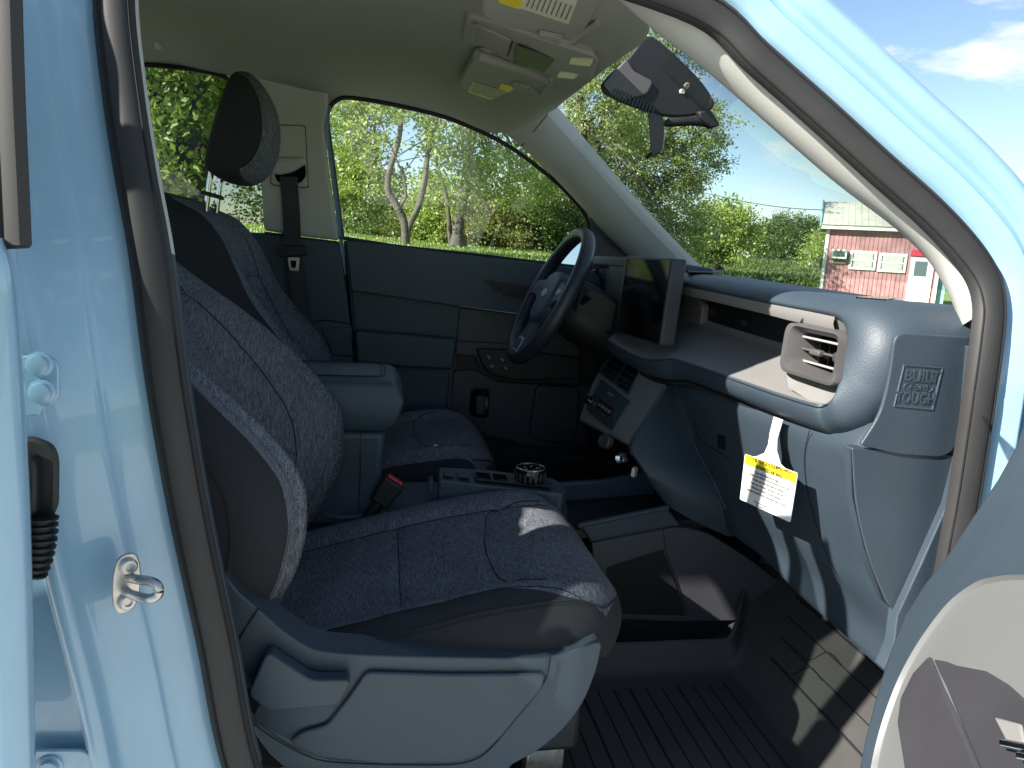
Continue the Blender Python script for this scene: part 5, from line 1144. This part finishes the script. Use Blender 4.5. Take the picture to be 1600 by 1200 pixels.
def tree(name, label, d, stems, blobs, n, size, leaf='leaf', bark='bark', group=None, cat='tree', droop=0., seed=1, extra=9):
    """stems: [( [(px,py),...], r0, r1 )] in photo pixels at distance d; blobs: (px, py, rpx, rpy, depth offset)"""
    sc = d / FPX * 1.02
    base = at(stems[0][0][0][0], d); T = empty(name, label, cat, loc=tuple(base), group=group)
    paths = []
    for k, (pts, r0, r1) in enumerate(stems):
        q = [PD_(a, b, d) for a, b in pts]
        if k == 0 or pts[0][1] > 340: q = [np.array([q[0][0], q[0][1], gz(q[0][0], q[0][1]) - .1])] + q[1:]
        paths.append(([p - base for p in q], r0, r1))
    B = [(PD_(a, b, d + dd) - base, (rx * sc, (rx + ry) * .5 * sc, ry * sc)) for a, b, rx, ry, dd in blobs]
    rg = np.random.default_rng(seed)
    if extra:
        tips = [p for p in paths]
        for i in range(extra):                       # twigs reaching into the crown
            pts, r0, r1 = paths[rg.integers(len(paths))]; s_ = pts[-1] * .6 + pts[len(pts) // 2] * .4 if len(pts) > 2 else pts[-1]
            c, r = B[rg.integers(len(B))]; e_ = c + rg.normal(size=3) * np.array(r) * .4; mid = (s_ + e_) / 2 + rg.normal(size=3) * .25
            tips.append(([s_, mid, e_], max(.02, r1 * .55), .01))
        paths = tips
    V, F = limbs(paths); mesh('trunk', V, F, M[bark], T, sharp=180)
    quads('crown', leaves(B, n, size, seed, droop=droop), M[leaf], T)
    return T
G1 = 'trees along the far edge of the lawn'
# forked tree on the lawn, seen through the driver window
tree('forked_tree', 'pale forked tree with two leaning stems on the lawn', 21, [([(634, 386), (632, 350), (618, 318), (607, 300), (608, 270), (620, 230), (628, 185), (634, 150), (640, 60)], .115, .05), ([(632, 386), (640, 352), (655, 320), (664, 280), (670, 230), (682, 185), (690, 160), (705, 60)], .10, .05), ([(618, 330), (632, 312), (634, 300), (628, 260)], .06, .03)],
     [(600, 170, 60, 40, 0), (650, 120, 80, 60, 1), (690, 160, 45, 45, -1), (560, 130, 50, 50, 0), (590, 230, 35, 30, 1), (640, 0, 150, 90, 0), (720, 60, 100, 80, 1), (700, 235, 25, 30, 1)], 15000, .115, seed=3, group=G1)
tree('maple_tree', 'stout dark-limbed maple with bushy leaves beside the forked tree', 24, [([(714, 388), (716, 355), (722, 320), (730, 270), (735, 215), (738, 150), (740, 40)], .21, .10), ([(706, 350), (698, 310), (684, 262), (676, 220)], .08, .04), ([(728, 300), (752, 282), (775, 262)], .09, .03)],
     [(730, 250, 60, 55, -1), (780, 240, 60, 50, 0), (720, 170, 80, 60, 1), (800, 180, 70, 60, 0), (700, 285, 35, 40, -1), (830, 285, 60, 45, 2), (755, 310, 50, 35, -1), (760, 60, 160, 90, 0), (870, 250, 60, 60, 3)], 27000, .115, seed=5, group=G1)
tree('slender_tree', 'slender twin-trunked tree at the wood edge behind the lawn', 33, [([(557, 362), (556, 330), (554, 290), (556, 230), (560, 150)], .17, .08), ([(567, 362), (569, 320), (578, 270), (592, 220)], .11, .05), ([(585, 362), (583, 320), (588, 260), (584, 190)], .09, .05), ([(535, 362), (537, 310), (532, 250)], .09, .05), ([(672, 372), (674, 320), (668, 250), (672, 190)], .09, .05), ([(790, 380), (788, 320), (796, 260), (792, 200)], .09, .05)],
     [(550, 270, 45, 55, 0), (575, 300, 40, 35, -1), (545, 200, 45, 50, 1), (590, 250, 35, 40, 1), (525, 300, 30, 40, 0), (555, 130, 70, 50, 0)], 20000, .14, seed=8, group=G1)
tree('edge_tree', 'small tree with a pale trunk beyond the driver mirror', 36, [([(893, 372), (893, 345), (890, 315), (886, 270)], .16, .08)], [(890, 305, 40, 35, 0), (860, 290, 50, 45, 1), (915, 325, 30, 35, 1), (890, 240, 60, 50, 2)], 13000, .15, seed=9, group=G1)
for k, (px, py, rx, ry, d, n) in enumerate(((600, 345, 45, 28, 31, 5000), (665, 345, 40, 32, 30, 5000), (690, 330, 40, 42, 29, 6000), (765, 345, 50, 42, 28, 8000), (825, 335, 60, 55, 30, 9000), (880, 345, 50, 50, 29, 7000), (535, 345, 40, 35, 38, 4000))):
    nm = ('low spreading shrub under the slender trees', 'yellow-green shrub behind the forked tree', 'tall loose shrub between forked tree and maple', 'brownish scrubby bush right of the maple trunk', 'tall leafy bush behind the scrubby bush', 'dense green bush beside the driver mirror', 'shaded shrub at the wood edge by the pillar')[k]
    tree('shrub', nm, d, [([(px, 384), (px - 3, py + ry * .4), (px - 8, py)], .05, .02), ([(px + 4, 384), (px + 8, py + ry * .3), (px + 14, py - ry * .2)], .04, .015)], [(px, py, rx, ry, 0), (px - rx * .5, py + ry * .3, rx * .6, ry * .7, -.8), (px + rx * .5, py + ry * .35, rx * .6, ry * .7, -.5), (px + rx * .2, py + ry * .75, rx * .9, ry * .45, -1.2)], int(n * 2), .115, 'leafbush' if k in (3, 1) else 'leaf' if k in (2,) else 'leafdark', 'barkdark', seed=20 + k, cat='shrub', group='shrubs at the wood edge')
# woods behind, one mass
rgw = np.random.default_rng(4); WB = []
for k in range(26):
    px = rgw.uniform(180, 960); dd = rgw.uniform(46, 62); p = at(px, dd); h = rgw.uniform(2, 4.5)
    WB.append((p + (0, 0, h * .45 + .5), (rgw.uniform(2.0, 3.5), 2.5, h * .45)))
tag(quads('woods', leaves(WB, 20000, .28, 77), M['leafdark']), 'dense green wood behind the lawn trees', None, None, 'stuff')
# dark maples seen through the tinted rear window
tree('leaning_maple', 'thick dark trunk leaning right behind the tinted rear window', 10.5, [([(258, 385), (266, 310), (276, 250), (290, 190), (298, 140), (302, 60)], .24, .14), ([(276, 235), (262, 190), (245, 150), (232, 110)], .09, .05)],
     [(250, 180, 45, 60, 0), (235, 250, 35, 50, -.6), (280, 120, 70, 45, .5), (330, 150, 40, 35, .5), (250, 40, 120, 70, 0)], 9000, .10, 'leaf', 'barkdark', seed=31, group=G1)
tree('upright_maple', 'straight dark trunk behind the driver headrest', 12.5, [([(294, 390), (300, 310), (308, 250), (318, 190), (316, 130), (310, 40)], .22, .14)], [(330, 130, 50, 35, 0), (300, 210, 40, 50, .5), (360, 160, 40, 35, 0), (320, 40, 110, 60, 0), (270, 210, 35, 40, 1)], 8000, .10, 'leaf', 'barkdark', seed=32, group=G1)
# trees seen through the windscreen
tree('silver_maple', 'large feathery silver-green tree seen through the windscreen', 30, [([(930, 420), (925, 330), (918, 260), (908, 205), (905, 150)], .32, .16), ([(932, 330), (930, 260), (935, 215), (945, 170)], .18, .1), ([(935, 320), (945, 260), (958, 225), (975, 180)], .16, .08), ([(940, 330), (975, 270), (1010, 240), (1050, 230)], .13, .05)],
     [(960, 150, 90, 70, 0), (1040, 180, 75, 55, 0), (1090, 190, 50, 40, -1), (1000, 250, 80, 60, 1), (1070, 250, 55, 45, 0), (1040, 310, 60, 50, 0), (960, 310, 70, 55, 1), (1100, 265, 30, 25, 0), (1000, 370, 80, 45, 0), (1075, 350, 45, 45, -1), (980, 60, 130, 60, 0), (900, 260, 60, 90, 2)], 90000, .11, 'leafblue', seed=41, droop=.35, group='trees beyond the windscreen', extra=16)
tree('round_maple', 'yellow-green rounded tree beside the crop field', 44, [([(1125, 425), (1126, 390), (1128, 355)], .2, .08)], [(1130, 360, 32, 38, 0), (1110, 385, 30, 25, 0), (1148, 385, 20, 25, 0), (1128, 335, 18, 18, 0)], 13000, .17, seed=43, group='trees beyond the windscreen')
tree('gap_oak', 'open-crowned distant oak left of the broad oak', 120, [([(1198, 415), (1199, 385), (1202, 360)], .3, .12), ([(1190, 400), (1185, 375)], .2, .1)], [(1188, 368, 16, 16, 0), (1205, 352, 14, 10, 0), (1195, 388, 22, 14, 0), (1212, 370, 12, 14, 2)], 9000, .30, 'leafdark', 'barkdark', seed=44, group='trees beyond the windscreen')
tree('broad_oak', 'broad dark oak standing beyond the crop field', 118, [([(1243, 418), (1244, 385), (1248, 360)], .4, .15)], [(1245, 370, 34, 26, 0), (1262, 358, 24, 16, 0), (1228, 385, 26, 20, 0), (1262, 390, 26, 18, 0), (1236, 356, 16, 12, 0)], 16000, .30, 'leafdark', 'barkdark', seed=45, group='trees beyond the windscreen')
tree('corner_tree', 'green tree rising behind the pink house corner', 70, [([(1286, 425), (1286, 395), (1288, 375)], .2, .1)], [(1285, 388, 16, 18, 0), (1300, 380, 20, 22, 3), (1276, 400, 12, 12, 0)], 6000, .2, seed=46, group='trees beyond the windscreen')
# far tree line closing the horizon
WB = []
for k in range(110):
    px = rgw.uniform(900, 2300); dd = rgw.uniform(230, 330); p = at(px, dd); WB.append((p + (0, 0, 1.2), (rgw.uniform(5, 9), 5, rgw.uniform(1.2, 2.6))))
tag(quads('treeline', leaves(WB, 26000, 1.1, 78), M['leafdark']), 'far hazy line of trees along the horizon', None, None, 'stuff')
# crop field beyond the windscreen: rows of leafy plants, uncountable
rgf = np.random.default_rng(6); n = 76000; q = rgf.random(n)
dd = 40 + (150 - 40) * q ** 1.3; pxx = rgf.uniform(1000, 1420, n); V = np.zeros((n * 4, 3))
vx = np.array([ray(p, 390) for p in pxx]); vx /= np.hypot(vx[:, 0], vx[:, 1])[:, None]
X = CAM[0] + vx[:, 0] * dd; Y = CAM[1] + vx[:, 1] * dd; row = np.round((X * .8 + Y * .2) / .75) * .75
keep = (X > 10) & ~((X - 22) ** 2 / 100 + (Y - 28) ** 2 / 80 < 1); Z = np.array([gz(a, b) for a, b in zip(X, Y)])
hgt = .42 + .25 * rgf.random(n); ang = rgf.random(n) * 6.28; s_ = .14 + dd * .0024
base = np.stack([X, Y, Z + hgt * rgf.random(n) ** .5], 1); a_ = np.stack([np.cos(ang), np.sin(ang), .6 + .6 * rgf.random(n)], 1); b_ = np.stack([-np.sin(ang), np.cos(ang), 0 * ang], 1)
V[0::4] = base; V[1::4] = base + a_ * s_[:, None] * .5 + b_ * s_[:, None] * .22; V[2::4] = base + a_ * s_[:, None]; V[3::4] = base + a_ * s_[:, None] * .5 - b_ * s_[:, None] * .22
V = V.reshape(n, 4, 3)[keep].reshape(-1, 3)
tag(quads('crop_field', V, M['crop']), kind='stuff')
# grass tufts on the lawn under the trees
n = 30000; pxx = rgf.uniform(160, 1000, n); dd = 11 + 26 * rgf.random(n); vx = np.array([ray(p, 390) for p in pxx]); vx /= np.hypot(vx[:, 0], vx[:, 1])[:, None]
X = CAM[0] + vx[:, 0] * dd; Y = CAM[1] + vx[:, 1] * dd; Z = np.array([gz(a, b) for a, b in zip(X, Y)]); ang = rgf.random(n) * 6.28
base = np.stack([X, Y, Z - .01], 1); a_ = np.stack([np.cos(ang) * .4, np.sin(ang) * .4, np.ones(n)], 1) * (.05 + .05 * rgf.random(n))[:, None]; b_ = np.stack([-np.sin(ang), np.cos(ang), 0 * ang], 1) * .018
V = np.zeros((n * 4, 3)); V[0::4] = base - b_; V[1::4] = base + b_; V[2::4] = base + a_ + b_ * .2; V[3::4] = base + a_ - b_ * .2
M['blade'] = leafmat('grass_blades', (.11, .19, .03), (.27, .37, .07)); tag(quads('lawn_grass', V, M['blade']), kind='stuff')

# ---- pink house
M['pink'] = mat('faded_pink_boards', (.40, .205, .205), .8, var=(2.2, .28)); M['wtrim'] = mat('white_paint', (.74, .74, .70), .6, var=(5, .08))
M['metalroof'] = mat('pale_metal_roof', (.52, .52, .42), .5, var=(1.5, .15)); M['pane'] = mat('window_pane', (.10, .15, .15), .12); M['curtain'] = mat('curtain', (.45, .46, .42), .9, var=(30, .35))
M['teal'] = mat('teal_paint', (.25, .45, .45), .6); M['signred'] = mat('red_board', (.55, .03, .05), .6)
HP0 = at(1290, 33.5); HP0[2] = gz(HP0[0], HP0[1]); hn = np.array([-.53, -.848, 0]); hn /= np.linalg.norm(hn); hx = np.array([-hn[1], hn[0], 0])
HOUSE = empty('pink_house', 'faded pink board house with pale metal roof beyond the windscreen', 'house', loc=tuple(HP0)); HO = np.array(HOUSE.location)
def hp_(px, py, off=0): return UP(px, py, HO + hn * off, hn) - HO
def hc(px, py):
    p = hp_(px, py); return float(p @ hx), float(p[2])
wl0, eave = hc(1293, 356)[0], hc(1296, 352)[1]; wr0 = hc(1466, 430)[0]
def hbox(name, x0, x1, z0, z1, off, th, m, parent=HOUSE, bev=.01):
    o = [hx * x0 + hn * off + np.array([0, 0, z0]), hx * x1 + hn * off + np.array([0, 0, z0]), hx * x1 + hn * off + np.array([0, 0, z1]), hx * x0 + hn * off + np.array([0, 0, z1])]
    return prism(name, o, hn * th, M[m], parent, bevel=bev, bseg=1)
body = hbox('wall', wl0 + .02, wr0 - .02, -.8, eave, -6.0, 5.98, 'pink', bev=0)
nbd = 26
for k in range(nbd):
    a = wl0 + (wr0 - wl0) * k / nbd; b = wl0 + (wr0 - wl0) * (k + 1) / nbd; hbox('siding_board', a + .008, b - .008, -.8, eave - .02, -.02, .03 + .004 * (k * 7 % 3), 'pink', body, bev=.006)
for x in (wl0 - .02, wr0 - .1): hbox('corner_board', x, x + .13, -.8, eave, 0, .05, 'wtrim')
hbox('fascia', wl0 - .25, wr0 + .2, eave - .16, eave + .02, .28, .03, 'wtrim'); hbox('soffit', wl0 - .25, wr0 + .2, eave - .06, eave - .02, 0, .28, 'wtrim')
def hwin(p0, p1, bars=True):
    x0, z1 = hc(*p0); x1, z0 = hc(*p1); f = hbox('window', x0, x1, z0, z1, .02, .06, 'wtrim')
    t = .1
    hbox('pane', x0 + t, x1 - t, z0 + t, z1 - t, .075, .008, 'pane', f, 0); hbox('curtain', x0 + t * 1.5, x1 - t * 1.5, (z0 + z1) / 2 - .28, z1 - t * 1.1, .0835, .002, 'curtain', f, 0)
    if bars: hbox('sash_bar', x0 + t, x1 - t, (z0 + z1) / 2 - .03, (z0 + z1) / 2 + .03, .084, .015, 'wtrim', f)
    return f
hwin((1329, 391), (1367, 423)); hwin((1374, 395), (1414, 427))
ac0 = hc(1300, 389); ac1 = hc(1322, 405); ac = hbox('air_conditioner', ac0[0], ac1[0], ac1[1], ac0[1], .02, .30, 'wtrim'); hbox('grille', ac0[0] + .08, ac1[0] - .08, ac1[1] + .08, ac0[1] - .08, .322, .008, 'pane', ac, 0)
q0 = hc(1300, 410); hbox('ledge', q0[0], q0[0] + .5, q0[1] - .03, q0[1] + .03, .03, .05, 'wtrim')
d0 = hc(1424, 402); d1 = hc(1451, 470); dr = hbox('door', d0[0], d1[0], -.8, d0[1], .02, .06, 'wtrim')
p0 = hc(1430, 408); p1 = hc(1446, 432); hbox('door_pane', p0[0], p1[0], p1[1], p0[1], .082, .008, 'pane', dr, 0)
s0 = hc(1424, 390); s1 = hc(1450, 401); hbox('sign_board', s0[0], s1[0], s1[1], s0[1], .02, .05, 'signred')
hbox('side_post', wr0 + .08, wr0 + .35, -.8, eave - .8, -.3, .1, 'teal')
# roof: ridge set back, metal sheets one by one
rise = hc(1302, 311)[1] - eave; back_ = 3.0; rise *= 1 + back_ / 33.; npan = 19; X0, X1 = wl0 - .25, wr0 + .25
rf = prism('roof', [hx * X0 + hn * .32 + np.array([0, 0, eave]), hx * X0 - hn * back_ + np.array([0, 0, eave + rise]), hx * X0 - hn * (2 * back_ + .3) + np.array([0, 0, eave])], hx * (X1 - X0), M['metalroof'], HOUSE, bevel=0)
for k in range(npan):
    a = X0 + (X1 - X0) * k / npan; b = X0 + (X1 - X0) * (k + 1) / npan; sl = np.array([0, 0, .02])
    c0_ = [hx * (a + .01) + hn * .36 + np.array([0, 0, eave - .01]) + sl, hx * (b - .01) + hn * .36 + np.array([0, 0, eave - .01]) + sl, hx * (b - .01) - hn * (back_ - .02) + np.array([0, 0, eave + rise + .005]) + sl, hx * (a + .01) - hn * (back_ - .02) + np.array([0, 0, eave + rise + .005]) + sl]
    prism('roof_sheet', c0_, (0, 0, .012), M['metalroof'], rf, bevel=0)
    e0, e1 = c0_[1] + hx * .01 + np.array([0, 0, .012]), c0_[2] + hx * .01 + np.array([0, 0, .012]); tube('roof_rib', [e0, e1], .02, M['metalroof'], rf, seg=6)
rk = [hx * (X0 - .06) + hn * .36 + np.array([0, 0, eave - .05]), hx * (X0 - .06) - hn * back_ + np.array([0, 0, eave + rise]), hx * (X0 - .06) - hn * back_ + np.array([0, 0, eave + rise + .14]), hx * (X0 - .06) + hn * .36 + np.array([0, 0, eave + .09])]
prism('rake_board', rk, hx * .06, M['teal'], rf, bevel=0)
# ---- distant farm buildings, poles, wire
M['farwall'] = mat('white_siding', (.7, .68, .62), .7); M['farroof'] = mat('brown_shingle', (.28, .17, .11), .8); M['greyroof'] = mat('grey_shingle', (.34, .34, .36), .8); M['pole'] = mat('weathered_pole', (.42, .40, .36), .8)
def farhouse(label, px0, px1, py_e, py_r, d, roof, h=3.0):
    a, b = PD_(px0, py_e, d), PD_(px1, py_e, d); base = (a + b) / 2; base[2] = gz(base[0], base[1]); H = empty('farm_building', label, 'house', loc=tuple(base), group='far farm buildings')
    e = (b - a); e[2] = 0; L = np.linalg.norm(e); e /= L; nn = np.array([-e[1], e[0], 0]); ze = a[2] - base[2]; zr = PD_((px0 + px1) / 2, py_r, d)[2] - base[2]
    def pt(u, w, z): return e * u * L / 2 + nn * w + np.array([0, 0, z])
    prism('wall', [pt(-.97, -.1, -.5), pt(.97, -.1, -.5), pt(.97, -.1, ze), pt(-.97, -.1, ze)], nn * 6, M['farwall'], H, bevel=0)
    prism('roof', [pt(-1, -.4, ze), pt(-1, 3, zr), pt(-1, 6.4, ze)], e * L, M[roof], H, bevel=0)
    prism('window', [pt(-.2, -.14, ze - 1.6), pt(.0, -.14, ze - 1.6), pt(.0, -.14, ze - .6), pt(-.2, -.14, ze - .6)], nn * .03, M['pane'], H, bevel=0)
farhouse('low white farm building with grey roof beside the thin pole', 1155, 1192, 405, 398, 125, 'greyroof'); farhouse('white farm building with brown roof next to the pink house', 1262, 1293, 414, 405, 95, 'farroof')
def pole(label, px, py_top, d, r, arm=False):
    b = at(px, d); t = PD_(px + 1, py_top, d); P = empty('utility_pole', label, 'utility pole', loc=tuple(b), group='utility poles'); h = t[2] - b[2]
    lathe('post', [(r, -.3), (r * .8, h)], (0, 0, 0), (0, 0, 1), M['pole'], P, seg=8)
    if arm: rbox('crossarm', (0, 0, h - .5), (.12, 2.2, .12), M['pole'], P, bevel=0); rbox('transformer', (.25, 0, h - 1.4), (.45, .45, .8), M['wtrim'], P, bevel=.05)
pole('thin pale pole left of the grey-roofed farm building', 1149, 372, 110, .16); pole('pole with crossarm beside the brown-roofed farm building', 1266, 388, 90, .12, True)
wr_ = [PD_(a, b, d) for a, b, d in ((1000, 262, 60), (1060, 290, 58), (1135, 309, 55), (1200, 321, 52), (1260, 327, 48), (1330, 328, 44), (1420, 322, 40), (1560, 300, 36))]
tag(tube('power_line', cr(wr_, 6), .022, M['black'], seg=5), 'thin black power line sagging towards the pink house', 'cable')
